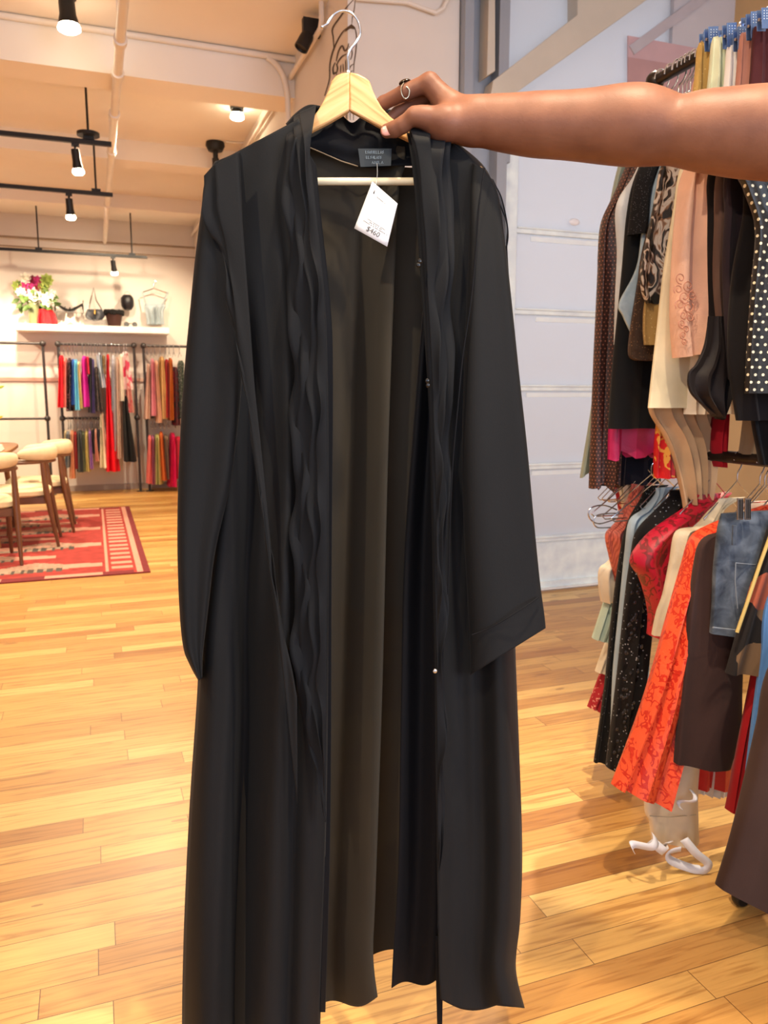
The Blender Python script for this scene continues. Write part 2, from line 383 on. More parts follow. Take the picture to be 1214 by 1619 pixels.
door = MB(); xs0 = x_post1+.005; xs1 = X_at(811); xe = 3.3; ztop = 2.64
zr = [Z_at(812, y) for y in (948, 856, 739, 613, 491, 362)] + [ztop]
zr[0] = 0.012
door_o = door.box((xs0, YD, .01), (xs1, YD+.06, ztop)).box((xe-.1, YD, .01), (xe, YD+.06, ztop)).build('door_1', alu, kind='structure', smooth=False, bevel=.003)
for i, z in enumerate(zr):
    hgt = .035 if i else .05
    MB().box((xs1, YD+.002, z-(.0 if i == 0 else hgt/2)), (xe-.1, YD+.05, z+hgt/2+(.02 if i == 0 else 0))).box((xs1, YD-.012, z+.006), (xe-.1, YD+.01, z+.014)).build('door_rail', alu, parent=door_o, smooth=False, bevel=.003)
for i in range(6):
    MB().box((xs1, YD+.025, zr[i]), (xe-.1, YD+.035, zr[i+1])).build('door_panel', frost if i else alu, parent=door_o, smooth=False)
    if i: MB().box((xs1+.1+.05*(i % 2), YD+.018, zr[i+1]-.055), (xs1+.62, YD+.026, zr[i+1]-.028)).build('bracket_plate', plain('bright_plate', (236, 246, 255), .3), parent=door_o, smooth=False)
MB().box((X_at(783)-.01, YD-.05, Z_at(770, 258)), (X_at(783)+.035, YD+.0, Z_at(770, 232))).build('door_latch', steel, parent=door_o, smooth=False, bevel=.004)
MB().ball(hitY(YD-.01)(908, 351), .028, 12, (1.3, .4, .7)).build('door_knob', plain('white_knob', (240, 240, 245), .3), parent=door_o)
# wall and glazed frame above the door
struct('wall_above', MB().box((xe, YD, 0), (3.75, YD+.1, HR)), lav, smooth=False)
struct('window_1', MB().box((x_post1, YD+.03, ztop), (xe, YD+.05, HR)), frost, smooth=False)
br = MB()
P = lambda px, py, Y=YD-.10: hitY(Y)(px, py)
br.prism([P(772, 168), P(780, 127), P(913, 23), P(913, -60), P(1100, -60), P(1022, 0), P(804, 155), P(800, 172)], (0, .10, 0))
br.build('trim_6', putty, kind='structure', smooth=False, bevel=.004)
br = MB(); br.prism([P(770, 120), P(783, 112), P(783, -60), P(774, -60)], (0, .10, 0)); br.build('trim_7', putty, kind='structure', smooth=False, bevel=.003)
br = MB(); br.prism([P(995, 72, YD-.02), P(1003, 86, YD-.02), P(1215, -70, YD-.02), P(1190, -70, YD-.02)], (0, .02, 0)); br.build('reflection_strip', plain('pale_reflection', (190, 184, 190), .5), kind='structure', smooth=False)  # solid pale strip standing in for a diagonal reflection in the glass
mp = MB().prism([P(993, 56, YD-.012), P(1230, 100, YD-.012), P(1230, 190, YD-.012), P(993, 175, YD-.012)], (0, .01, 0)).build('wall_panel', plain('mauve_panel_paint', (206, 172, 176), .6, var=.04), smooth=False)
tag(mp, 'mauve rectangular panel on the upper wall behind the upper clothes rail', 'panel')
MB().prism([P(993, 90, YD-.014), P(1230, 128, YD-.014), P(1230, 190, YD-.014), P(993, 175, YD-.014)], (0, .006, 0)).build('lower_field', plain('dusty_mauve', (192, 152, 152), .6), parent=mp, smooth=False)
struct('trim_9', MB().box((3.70, 2.55, 0), (3.75, 2.75, HR)), plain('ochre_post', (200, 184, 148), .6), smooth=False)
# conduits
wp = plain('white_painted_pipe', (232, 222, 210), .5, var=.03)
pz = 3.03
pp = empty('ceiling_pipe', (.23, 1.5, pz), 'thick white sprinkler pipe running away under the ceiling beams', 'pipe')
MB().tube([(.23, -1, pz), (.23, 10.44, pz)], .026, 14).build('pipe_run', wp, pp)
for y in (3.45, 4.6, 5.05, 5.75, 6.6, 8.4): MB().lathe((.23, y, pz), [(.026, -.03), (.036, -.028), (.036, .028), (.026, .03)], (0, 1, 0), 16).build('pipe_coupling', wp, pp)
for y in (4.62, 6.62): MB().box((.22, y, pz+.02), (.24, y+.02, H)).build('hanger_strap', wp, pp, smooth=False)
c = MB(); c.tube([(-5, 5.13, 3.28), (.95, 5.13, 3.28), (1.12, 5.13, 3.27), (1.21, 5.13, 3.2), (1.245, 5.13, 3.08), (1.25, 5.13, 2.9), (1.25, 5.13, 2.4)], .018, 10, smooth=60)
tag(c.build('conduit', wp), 'white conduit along the top of the front ceiling beam, bending down at the wall', 'conduit')
c = MB(); c.tube([(1.27, 4.41, H), (1.27, 4.41, 3.21), (1.27, 4.43, 3.18), (1.27, 4.47, 3.175), (1.27, 10.4, 3.175)], .015, 10)
tag(c.build('conduit', wp), 'pale pipe running along the side wall with the painted emblem', 'pipe')
c = MB(); c.tube([hD(560, 2)+Vector((0, -.03, 0)), hD(640, 8)+Vector((0, -.03, 0)), hD(685, 24)+Vector((0, -.03, 0)), hD(697, 18)+Vector((0, -.03, 0)), hD(712, -14)+Vector((0, -.03, 0))], .011, 8)
tag(c.build('conduit', wp), 'thin pale conduit kinked across the white wall above the hand', 'conduit')
c = MB(); c.tube([(-5, 10.35, 3.0), (1.3, 10.35, 3.02)], .012, 8); c.tube([(-5, 10.35, 2.93), (1.3, 10.35, 2.9)], .008, 8)
tag(c.build('conduit', plain('grey_cable', (150, 130, 110), .5)), 'thin grey cables strung along the top of the back wall', 'cable')
c = MB(); a0 = hitZ(H-.01); c.tube([a0(357, 224), a0(392, 224), a0(412, 190), a0(430, 178)], .008, 8, smooth=24)
tag(c.build('conduit', wp), 'thin white wire curling on the ceiling beside the black canopy', 'cable')

# ---- wall emblem: painted line drawing on the side wall
ink = plain('dark_olive_ink', (72, 56, 36), .6)
hW = hitX(1.3); NX = Vector((-1, 0, 0))
def cz(x, y): return (440+x/7.5875, y/7.5875)
LOGO = [([(905, 0), (820, 95), (760, 185), (655, 340), (662, 450), (672, 590)], 5), ([(930, 0), (915, 120), (895, 210), (888, 290)], 4),
        ([(890, 300), (925, 340), (945, 450), (935, 620), (915, 760), (910, 870)], 5), ([(885, 310), (800, 360), (740, 440), (680, 560), (640, 680), (620, 800), (615, 960), (560, 1150)], 5),
        ([(850, 520), (835, 580), (800, 610), (770, 550), (725, 620), (700, 735)], 6), ([(860, 560), (885, 600), (890, 660), (870, 720)], 5),
        ([(840, 645), (780, 670), (735, 720), (710, 770)], 5), ([(685, 750), (660, 820), (668, 890), (690, 870), (705, 900)], 5), ([(700, 765), (715, 820), (700, 880)], 5),
        ([(755, 780), (750, 870)], 3), ([(780, 770), (785, 865)], 3), ([(812, 720), (815, 850)], 3), ([(905, 770), (870, 800), (855, 860), (900, 850)], 5),
        ([(820, 1310), (820, 1442)], 3), ([(865, 1310), (868, 1442)], 3), ([(905, 1330), (908, 1442)], 3)]
m = MB()
for pts, wpx in LOGO:
    q = catmull([cz(*p) for p in pts], 8*len(pts)); L = []; hw = wpx/7.59*1.25
    for i, p in enumerate(q):
        a = q[max(i-1, 0)]; b = q[min(i+1, len(q)-1)]; d = b-a; d = d/max(1e-6, np.hypot(*d)); nn = np.array([-d[1], d[0]]); k = hw*(.55+.6*math.sin(math.pi*i/(len(q)-1)))
        L += [hW(*(p+nn*k))+NX*.003, hW(*(p-nn*k))+NX*.003]
    m.add(L, [(2*i, 2*i+1, 2*i+3, 2*i+2) for i in range(len(q)-1)])
# the two filled swells of the drawing
m.add([hW(*cz(*p))+NX*.0035 for p in [(885, 290), (930, 330), (920, 355), (870, 345), (800, 385), (830, 330)]], [(0, 1, 2, 3), (0, 3, 4, 5)])
tag(m.build('wall_emblem', ink, smooth=False, solid=.001), 'dark olive line-drawn emblem painted on the side wall behind the hanger hook', 'emblem')

# ================================================================== CEILING LAMPS
blk = plain('black_metal', (26, 25, 26), .45, metal=.3, var=.05)
bulb = glow('lamp_face', (1.0, .84, .58), 30)
def lamp_head(parent, top, aim, ln=.13, r=.038, lit=True):
    top = Vector(top); aim = Vector(aim).normalized()
    MB().tube([top, top+Vector((0, 0, -.05))], .009, 8).build('lamp_stem', blk, parent)
    b = top+Vector((0, 0, -.05))-aim*.03
    MB().lathe(b, [(.0, 0), (r*.68, .0), (r*.72, .01), (r*.74, ln*.6), (r*.86, ln*.8), (r*.9, ln), (r*.8, ln), (r*.78, ln-.012), (0, ln-.013)], aim, 20).build('lamp_can', blk, parent)
    MB().lathe(b, [(0, ln-.014), (r*.82, ln-.014), (r*1.02, ln+.012), (r*1.0, ln+.024), (r*.7, ln+.034), (0, ln+.038)], aim, 24).build('lamp_bulb', bulb if lit else plain('grey_lens', (200, 200, 200), .2), parent)
def track(pxe, yb, Zb, stems, heads, label, canopy=False):
    """a black track bar hung from the ceiling; heads ride on it"""
    end = hitY(yb)(pxe, 0).x; t = empty('track_light', (end-1, yb, Zb), label, 'track light')
    MB().box((end-3.2, yb-.017, Zb), (end, yb+.017, Zb+.03)).build('track_bar', blk, t, smooth=False, bevel=.003)
    for i, px in enumerate(stems):
        x = hitY(yb)(px, 0).x; MB().tube([(x, yb, Zb+.03), (x, yb, H)], .008, 8).build('hanging_rod', blk, t)
        MB().box((x-.035, yb-.02, Zb+.03), (x+.035, yb+.02, Zb+.05)).build('rod_clamp', blk, t, smooth=False)
        if canopy: MB().lathe((x, yb, Zb+.055), [(.0, 0), (.075, 0), (.075, .02), (0, .025)], n=20).build('canopy', blk, t)
    for px, aim in heads:
        x = hitY(yb)(px, 0).x; MB().box((x-.025, yb-.015, Zb-.02), (x+.025, yb+.015, Zb)).build('head_adapter', blk, t, smooth=False)
        lamp_head(t, (x, yb, Zb-.02), aim)
    return t
track(165, 6.0, Z_at(165, 231, 6.0), [128], [(106, (.1, .1, -1))], 'nearest black track light with a round canopy on its rod, one lit spot', True)
track(163, 7.05, Z_at(163, 310, 7.05), [136], [(91, (.05, .2, -1))], 'middle black track light hanging behind the canopied one, one lit spot')
track(215, 9.75, Z_at(215, 408, 9.75), [36, 190], [(158, (.1, .3, -1))], 'farthest black track light on two rods in front of the back wall')
# single ceiling spots
def ceiling_spot(loc, aim, label, rod=.04, ln=.14, r=.045, lit=True):
    t = empty('ceiling_spotlight', loc, label, 'spotlight')
    MB().lathe(loc, [(0, 0), (.05, 0), (.05, -.02), (0, -.022)], n=20).build('ceiling_plate', blk, t)
    MB().tube([Vector(loc), Vector(loc)+Vector((0, 0, -rod))], .01, 8).build('stem', blk, t)
    lamp_head(t, Vector(loc)+Vector((0, 0, -rod)), aim, ln, r, lit)
q = hitZ(3.17)(107, 33); ceiling_spot((q.x, q.y, H), (.05, .05, -1), 'big bright black-cased spotlight at the top left edge of the ceiling', .0, .13, .058)
q = hitZ(3.2)(375, 192); ceiling_spot((q.x, q.y, H), (0, .1, -1), 'small lit spotlight close under the ceiling beside the side wall pipes', .0, .035, .05)
q = hitZ(H)(340, 225); t = empty('ceiling_projector', (q.x, q.y, H), 'black round canopy with a short drop rod, unlit, near the shoulder of the robe', 'ceiling mount')
MB().lathe(q, [(0, 0), (.075, 0), (.08, -.03), (.06, -.07), (.03, -.075), (0, -.08)], n=20).build('canopy', blk, t)
MB().tube([q-UPZ*.07, q-UPZ*.14], .022, 10).build('swivel', blk, t); MB().tube([q-UPZ*.13, q-UPZ*.36], .03, 12).build('lamp_can', blk, t)
# spotlight on the side wall by the emblem
hS = hitY(4.55)
t = empty('wall_spotlight', hS(512, 45), 'small unlit black spotlight on a bent arm beside the wall emblem', 'spotlight')
MB().box(tuple(Vector((1.2, 4.53, hS(505, 45).z-.05))), (1.3, 4.57, hS(505, 32).z)).build('wall_bracket', blk, t, smooth=False, bevel=.004)
MB().tube([hS(503, 32), hS(506, 45), hS(498, 42), hS(490, 52)], .014, 10).build('swivel_arm', blk, t)
a = hS(487, 55); b = hS(474, 80); ax = (b-a).normalized()
MB().lathe(a, [(0, 0), (.034, 0), (.038, .02), (.040, .088), (.036, .088), (.032, .078), (0, .078)], ax, 20).build('lamp_can', blk, t)

# ================================================================== RUG, TABLE, CHAIRS
def rug():
    x0, x1, y0, y1 = -2.3, .305, 5.40, 8.72; s = .02; nx = int((x1-x0)/s); ny = int((y1-y0)/s)
    cols = {'maroon': 0, 'cream': 1, 'red': 2, 'grey': 3, 'dark': 4}
    mats = [plain('rug_maroon', (120, 40, 44), .95, bump=.3, nscale=40), plain('rug_cream', (206, 150, 130), .95, bump=.3, nscale=40),
            plain('rug_red', (160, 54, 48), .95, var=.22, bump=.3, nscale=14), plain('rug_grey', (158, 138, 118), .95, var=.3, nscale=30), plain('rug_dark', (84, 74, 68), .95, var=.2, nscale=30)]
    mot = []; r = random.Random(3)
    for j in range(7):
        for i in range(4): mot.append((x1-.72-.68*i-(.32 if j % 2 else 0)+r.uniform(-.05, .05), y0+.34+.40*j, r.uniform(1.2, 1.7)))
    m = MB(); vs = [(x0+i*s, y0+j*s, .009) for j in range(ny+1) for i in range(nx+1)]; fs = []; mi = []
    for j in range(ny):
        for i in range(nx):
            x = x0+(i+.5)*s; y = y0+(j+.5)*s; dx = x1-x; dy = min(y-y0, y1-y); c = 'red'
            if dx < .04 or dy < .02: c = 'maroon'
            elif dx < .085: c = 'cream'
            elif dx < .10: c = 'red'
            elif dx < .235:
                c = 'cream' if ((y-y0)/.17) % 1 < .5 else 'red'
                if dy < .09: c = 'maroon'
            elif dy < .11: c = 'maroon' if (x*1.6) % 1 < .42 else 'cream'
            elif dx > .26 and dx < .285: c = 'cream'
            elif dx > .30:
                for a, b, k in mot:
                    u = (x-a)/k; v = (y-b)/k; d = abs(v-.02*math.sin(u*9))
                    if -.34 < u < .34 and d < .05*(1-abs(u)*1.6)+.015: c = 'grey' if u < .1 else 'cream'
                    if -.16 < u < .12 and 0 < v < .15*(1-abs(u)*4): c = 'grey' if (int(u*70)+int(v*50)) % 2 else 'cream'
                    if -.16 < u < .12 and -.08 < v < 0 and int((u+1)*50) % 2: c = 'dark'
            a = j*(nx+1)+i; fs.append((a, a+1, a+nx+2, a+nx+1)); mi.append(cols[c])
    m.v = vs; m.f = fs; m.mi = mi
    m.box((x0, y0, .0005), (x1, y1, .0085), 0)
    tag(m.build('rug', mats, smooth=False), 'red patterned rug with a striped border under the table and chairs', 'rug')
rug()
walnut = plain('walnut_wood', (104, 62, 34), .4, var=.2, nscale=9.)
walnut2 = plain('light_walnut', (150, 100, 58), .4, var=.15, nscale=9.)
cream = cloth('cream_upholstery', (226, 208, 170), rough=.9)
def make_chair(label, at, rz):
    """armchair facing local -X: curved padded back, four splayed legs"""
    t = empty('dining_chair', (0, 0, 0)); tag(t, label, 'chair')
    # seat
    m = MB(); n = 24; vs = []; fs = []
    prof = [(.90, 0), (1, .015), (1.0, .045), (.9, .065), (0.001, .075)]
    for s_, z_ in prof:
        for k in range(n):
            a = 2*math.pi*k/n; e = lambda c: math.copysign(abs(c)**.55, c)
            vs.append((-.0+.245*s_*e(math.cos(a)), .25*s_*e(math.sin(a)), .40+z_))
    for i in range(4):
        for k in range(n): fs.append((i*n+k, i*n+(k+1) % n, (i+1)*n+(k+1) % n, (i+1)*n+k))
    fs.append(tuple(range(n))[::-1]); m.add(vs, fs); m.build('seat', cream, t, origin=(0, 0, .4))
    m = MB(); m.box((-.22, -.22, .345), (.22, -.195, .40)).box((-.22, .195, .345), (.22, .22, .40)).box((.195, -.22, .345), (.22, .22, .40)).box((-.22, -.22, .345), (-.195, .22, .40))
    m.build('seat_frame', walnut, t, smooth=False, bevel=.004)
    for sy in (-1, 1):
        m = MB(); m.tube([(.205, sy*.235, .665), (.225, sy*.235, .42), (.285, sy*.235, .004)], [.016, .023, .012], 12, smooth=10); m.build('leg', walnut, t)
        m = MB(); m.tube([(-.20, sy*.225, .40), (-.215, sy*.23, .2), (-.235, sy*.235, .004)], [.022, .019, .012], 12, smooth=8); m.build('leg', walnut, t)
    # wooden arm rail, an arc open to the front
    arc = []
    for k in range(25):
        a = math.radians(-112+224*k/24); arc.append((.03+.25*math.cos(a), .27*math.sin(a), .675))
    m = MB(); m.tube(arc, .02, 10, flat=.6); m.build('arm_rail', walnut, t)
    # padded back on the rail
    m = MB(); vs = []; fs = []; nk = 28; pr = 12
    for k in range(nk):
        a = math.radians(-88+176*k/(nk-1)); w_ = math.sin(math.pi*k/(nk-1))**.35
        for j in range(pr):
            b = 2*math.pi*j/pr; rr = .245+.035*math.cos(b)*(.5+.5*w_)
            vs.append((.03+rr*math.cos(a), (rr+.02)*math.sin(a), .735+.062*math.sin(b)*(.25+.75*w_)))
    for k in range(nk-1):
        for j in range(pr): fs.append((k*pr+j, k*pr+(j+1) % pr, (k+1)*pr+(j+1) % pr, (k+1)*pr+j))
    fs += [tuple(range(pr))[::-1], tuple((nk-1)*pr+j for j in range(pr))]
    m.add(vs, fs); m.build('backrest', cream, t)
    t.location = at; t.rotation_euler = (0, 0, rz); return t
make_chair('cream padded walnut dining chair, nearer of the two side by side right of the table', (-.60, 6.78, .01), 0)
make_chair('cream padded dining chair partly hidden behind its neighbour, nearest the clothes racks', (-.50, 7.42, .01), 0)
make_chair('cream dining chair cut off by the left edge of the picture, nearest of the chairs', (-.82, 6.13, .01), math.radians(-78))
make_chair('cream dining chair across the table, mostly hidden by the other chairs', (-1.85, 7.25, .01), math.pi)
tb = empty('dining_table', (-1.3, 7.3, .01), 'wooden dining table with rounded top at the left edge of the picture', 'table')
m = MB(); n = 40; poly = []
for k in range(n):
    a = 2*math.pi*k/n; e = lambda c: math.copysign(abs(c)**.5, c); poly.append((-1.15+.5*e(math.cos(a)), 7.35+.85*e(math.sin(a)), .725))
m.prism(poly, (0, 0, .028)); m.build('tabletop', walnut2, tb, bevel=.005)
for sx in (-1, 1):
    for sy in (-1, 1): MB().tube([(-1.15+sx*.34, 7.35+sy*.62, .725), (-1.15+sx*.4, 7.35+sy*.7, .012)], [.028, .017], 12).build('leg', walnut2, tb)
m = MB()
for i in range(4): 
    r_ = .004*i; m.box((-1.02+r_, 6.78+r_, .7545+.011*i), (-.70-r_, 7.06-r_, .764+.011*i))
tag(m.build('folded_cloth', plain('pale_aqua_cloth', (206, 226, 216), .8), smooth=False, bevel=.004), 'folded pale aqua cloth lying on the dining table', 'cloth')
# yellow lilies in a glass on the table
fl = empty('lily_vase', (-1.05, 7.25, .755), 'glass of yellow lilies on the table, leaning in at the left edge', 'flowers')
MB().lathe((-1.05, 7.25, .755), [(.045, 0), (.05, .01), (.045, .12), (.055, .2), (.05, .2), (.04, .12), (.04, .02), (0, .015)], n=20).build('vase', plain('pale_glass', (225, 232, 228), .1, Transmission_Weight=.8, Alpha=1.), fl)
hF = hitY(7.2); green = plain('leaf_green', (78, 104, 46), .6, var=.3)
def petal(m, base, tip, w_, n_=7, mi=0):
    base = Vector(base); tip = Vector(tip); d = tip-base; sdir = d.cross(Vector((.3, -1, .2))).normalized(); nn = d.cross(sdir).normalized(); vs = []
    for i in range(n_):
        u = i/(n_-1); c_ = base+d*u+nn*(.12*d.length*math.sin(u*3.14)); k = w_*math.sin(math.pi*min(.97, u*.9+.08)); vs += [c_-sdir*k, c_+nn*k*.3, c_+sdir*k]
    m.add(vs, [(3*i+j, 3*i+j+1, 3*i+j+4, 3*i+j+3) for i in range(n_-1) for j in range(2)], mi)
yl = plain('lily_yellow', (236, 196, 48), .5); yg = plain('bud_green', (176, 196, 70), .5)
for (px, py, mt, nm) in ((-6, 660, yl, 'lily'), (-4, 612, yg, 'lily_bud')):
    m = MB(); c0 = hF(px-4, py+2)
    for k in range(6): petal(m, c0, c0+Vector((.075*math.cos(k*1.05), -.02+.03*math.sin(k), .04*math.sin(k*1.05)+.02)), .012)
    m.build(nm, mt, fl, solid=.001)
    MB().tube([(-1.05, 7.25, .77), (-1.06, 7.24, (c0.z+.8)/2), c0], .004, 6, smooth=10).build('stem', green, fl)

# ================================================================== SHELF AND ITS THINGS
YS = 10.2; hS = hitY(YS)
shx0, shx1 = hS(24, 515).x, hS(266, 515).x; sz = hitY(YS-.05)(140, 515).z
tag(MB().box((shx0, YB-.36, sz-.075), (shx1, YB, sz)).build('wall_shelf', plain('white_shelf', (246, 240, 232), .5), smooth=False, bevel=.004), 'long white floating shelf on the back wall above the clothes racks', 'shelf')
def sp(px, py, Y=YS): return hitY(Y)(px, py)
def onshelf(px): return Vector((sp(px, 515).x, YS, sz))
# vase of flowers
b = onshelf(55); v_ = empty('flower_vase', b, 'clear vase of pink and white mixed flowers at the left end of the shelf', 'flowers')
MB().lathe(b, [(.06, .001), (.062, .01), (.06, .30), (.068, .33), (.062, .33), (.052, .30), (.052, .03), (0, .02)], n=20).build('vase', plain('green_tinted_glass', (176, 186, 140), .12, Transmission_Weight=.6), v_)
pk = plain('pink_petals', (206, 62, 132), .6); wh = plain('white_petals', (246, 240, 224), .6); gy = plain('lime_petals', (170, 186, 96), .6); dk = plain('crimson_petals', (120, 24, 44), .6)
for k, (px, py, mt, s_) in enumerate([(44, 454, pk, .10), (60, 445, pk, .07), (55, 468, wh, .10), (76, 474, wh, .09), (28, 452, gy, .07), (68, 453, gy, .08), (40, 440, wh, .07), (74, 443, gy, .08), (82, 466, wh, .06), (52, 443, dk, .06), (60, 456, dk, .05), (33, 462, wh, .06), (48, 477, gy, .05)]):
    m = MB(); c0 = sp(px, py, YS-.02*(k % 4)); r = random.Random(k)
    for ring, (ns, el) in enumerate(((8, .25), (6, .8), (4, 1.3))):
        for i in range(ns):
            a = 6.28*i/ns+ring*.4; d = Vector((math.cos(a)*math.cos(el), -math.sin(el), math.sin(a)*math.cos(el)))*s_; petal(m, c0, c0+d, s_*.35)
    m.build('blossom', mt, v_, solid=.001)
m = MB(); r = random.Random(5)
for i in range(46):
    c0 = sp(r.uniform(30, 84), r.uniform(444, 486), YS-r.uniform(-.06, .1)); d = Vector((r.uniform(-1, 1), r.uniform(-.5, .2), r.uniform(-.9, .5))).normalized()*.1; petal(m, c0, c0+d, .026)
for px, py in ((44, 460), (60, 450), (55, 470), (74, 470), (30, 455)): m.tube([b+Vector((0, 0, .03)), b+Vector((0, 0, .3)), sp(px, py)], .005, 6, smooth=10)
m.build('foliage', green, v_, solid=.001)
# red folded garment / bag
red = cloth('red_sequin', (214, 20, 34), 'lace', (255, 90, 90), 90., satin=True)
hs_ = hitY(YS)
def small_drape(name, rows, mt, label, cat, thick=.05, amp=.01, cnt=3, Y=YS, seed=1, **kw):
    return tag(drape(rows, hitY(Y), NY, thick, amp, cnt, seed, nu=14, nv=16).build(name, mt, **kw), label, cat)
zb = 514.5
small_drape('sequinned_bag', [(62, 489, 82, 489), (60, 497, 86, 495), (58.5, 506, 90, 505), (58, zb-.5, 92, zb)], red, 'bright red sequinned pouch leaning beside the flower vase', 'bag', .07)
# sandals
def heel(label, px, py_t, mt, flip=1, zlift=0):
    t = empty('sandal', onshelf(px), label, 'shoe'); b = onshelf(px)+Vector((0, 0, zlift))
    m = MB(); m.tube([b+Vector((-.10*flip, 0, .012)), b+Vector((-.03*flip, 0, .015)), b+Vector((.05*flip, 0, .06)), b+Vector((.10*flip, 0, .09))], [.02, .03, .022, .025], 8, smooth=12, flat=.45); m.build('sole', mt, t)
    MB().tube([b+Vector((.10*flip, 0, .085)), b+Vector((.105*flip, 0, .003))], [.012, .005], 8).build('heel', mt, t)
    m = MB()
    for sx, hh in ((-.05, .05), (.0, .06), (.10, .14)): m.tube([b+Vector((sx*flip, -.03, .02+max(0, sx)*.6)), b+Vector((sx*flip+.01, 0, hh)), b+Vector((sx*flip, .03, .02+max(0, sx)*.6))], .005, 6, smooth=10)
    m.build('strap', mt, t)
wsh = plain('ivory_leather', (232, 224, 206), .4); bsh = plain('black_leather', (18, 17, 18), .35)
heel('ivory strappy heeled sandal on the shelf, nearer the red pouch', 104, 0, wsh, 1)
heel('ivory strappy heeled sandal on the shelf, nearer the grey handbag', 119, 0, wsh, -1)
t = empty('shoe_riser', onshelf(112)+Vector((0, .12, 0)), 'small clear stand raising the black sandals above the shelf', 'display stand')
bb = onshelf(112)+Vector((0, .12, 0)); MB().box((bb.x-.16, bb.y-.05, bb.z+.16), (bb.x+.16, bb.y+.05, bb.z+.17)).build('platform', plain('clear_acrylic', (225, 220, 214), .1, Transmission_Weight=.8), t, smooth=False)
for s_ in (-1, 1): MB().box((bb.x+s_*.15-.005, bb.y-.05, bb.z), (bb.x+s_*.15+.005, bb.y+.05, bb.z+.16)).build('side', MC['clear_acrylic'], t, smooth=False)
for px, fl_, lb in ((103, -1, 'black heeled sandal on the clear stand, on the flower side'), (118, 1, 'black heeled sandal on the clear stand, on the handbag side')):
    n0 = len(bpy.data.objects); heel(lb, px, 0, bsh, fl_, .172)
for o in bpy.data.objects:
    if o.name.startswith('sandal') and 'black' in o.get('label', ''): o.location.y += .12
# grey handbag with chain strap
t = empty('handbag', onshelf(150), 'grey leather handbag with a tall triangular chain strap, centre of the shelf', 'bag')
gl = plain('grey_leather', (66, 68, 74), .4, var=.2, nscale=20)
drape([(138, 489, 161, 489), (136, 494, 164, 494), (134.5, 500, 166, 500), (139, 505, 161, 506), (146, 507.5, 155, 507.5)], hs_, NY, .05, .008, 3, 4, nu=14, nv=14).build('bag_body', gl, t)
MB().tube([sp(139, 491), sp(143, 475), sp(148, 455), sp(152, 475), sp(162, 491)], .008, 8).build('chain_strap', plain('steel_chain', (150, 146, 140), .3, metal=.8), t)
MB().tube([sp(150, 490, YS-.05), sp(150, 497, YS-.055)], .008, 8).build('clasp', plain('brass', (190, 150, 80), .3, metal=.9), t)
zz = onshelf(150); MB().box((zz.x-.12, YS-.06, sz), (zz.x+.12, YS+.06, sp(150, 506).z)).build('clear_stand', MC['clear_acrylic'], t, smooth=False)
# dark bucket bag, fur rim
t = empty('bucket_bag', onshelf(181), 'dark brown bucket bag with a furry black rim beside the grey handbag', 'bag')
MB().lathe(onshelf(181), [(.07, .001), (.075, .02), (.10, .15), (.09, .15), (.07, .03), (0, .025)], n=20).build('bag_body', plain('dark_brown_leather', (62, 34, 28), .5), t)
m = MB(); r = random.Random(2); cb = onshelf(181)+Vector((0, 0, .165))
for i in range(60):
    a = 6.28*i/60; m.ball(cb+Vector((.10*math.cos(a), .10*math.sin(a), r.uniform(-.015, .015))), .025, 6)
m.build('fur_rim', plain('black_fur', (14, 12, 12), .95), t)
# hanging cap, sunglasses, camisole
t = empty('beaded_purse', sp(202, 478), 'small black oval purse hanging on the wall above the shelf', 'purse')
MB().lathe(sp(202, 491, YS+.1), [(0, 0), (.045, .01), (.072, .05), (.078, .1), (.074, .15), (.045, .185), (0, .19)], n=20).build('purse_body', plain('black_satin', (24, 22, 28), .4, bump=.5, nscale=60), t)
MB().tube([sp(196, 470, YS+.1), sp(198, 462, YS+.1), sp(204, 462, YS+.1), sp(208, 470, YS+.1)], .005, 6, smooth=16).build('handle', plain('silver', (220, 215, 205), .2, metal=.9), t)
t = empty('sunglasses', onshelf(206), 'pair of dark sunglasses lying on the shelf under the black purse', 'sunglasses')
for px in (200, 213): MB().lathe(onshelf(px)+Vector((0, -.02, .03)), [(0, 0), (.026, 0), (.032, .004), (.032, .008), (0, .009)], (0, -1, .3), 18).build('lens', bsh, t)
MB().tube([onshelf(203)+Vector((0, -.025, .035)), onshelf(206.5)+Vector((0, -.025, .045)), onshelf(210)+Vector((0, -.025, .035))], .004, 6).build('bridge', bsh, t)
for px in (196.5, 216.5): MB().tube([onshelf(px)+Vector((0, -.02, .03)), onshelf(px)+Vector((0, .1, .012))], .004, 6).build('temple', bsh, t)
sil = plain('chrome_wire', (205, 208, 214), .18, metal=.95)
t = empty('clear_hanger', sp(243, 455, YS+.12), 'clear hanger with bright clips holding the grey camisole over the shelf', 'hanger')
h2 = hitY(YS+.12)
MB().tube([h2(226, 462), h2(243, 456), h2(266, 464)], .008, 8).build('hanger_bar', sil, t); MB().tube([h2(243, 456), h2(243, 450), h2(247, 446), h2(244, 443)], .005, 6, smooth=12).build('hook', sil, t)
cami = empty('camisole', sp(245, 500, YS+.08), 'pale grey-blue strappy camisole hung above the right end of the shelf', 'top')
mt = cloth('grey_blue_satin', (166, 180, 186), satin=True)
drape([(229, 480, 259, 480), (228, 486, 262, 485), (229, 492, 259, 492), (231, 502, 259, 502), (232, 513, 260, 513)], hitY(YS+.08), NY, .05, .006, 5, 9, nu=16, nv=18).build('bodice', mt, cami)
for a, b in (((231, 482), (225, 462)), ((257, 481), (265, 462))): MB().tube([sp(*a, YS+.06), sp(*b, YS+.1)], .009, 6).build('strap', mt, cami)
MB().tube([sp(245, 486, YS+.025), sp(245, 512, YS+.02)], .004, 6).build('button_placket', plain('grey_buttons', (120, 130, 136), .4), cami)

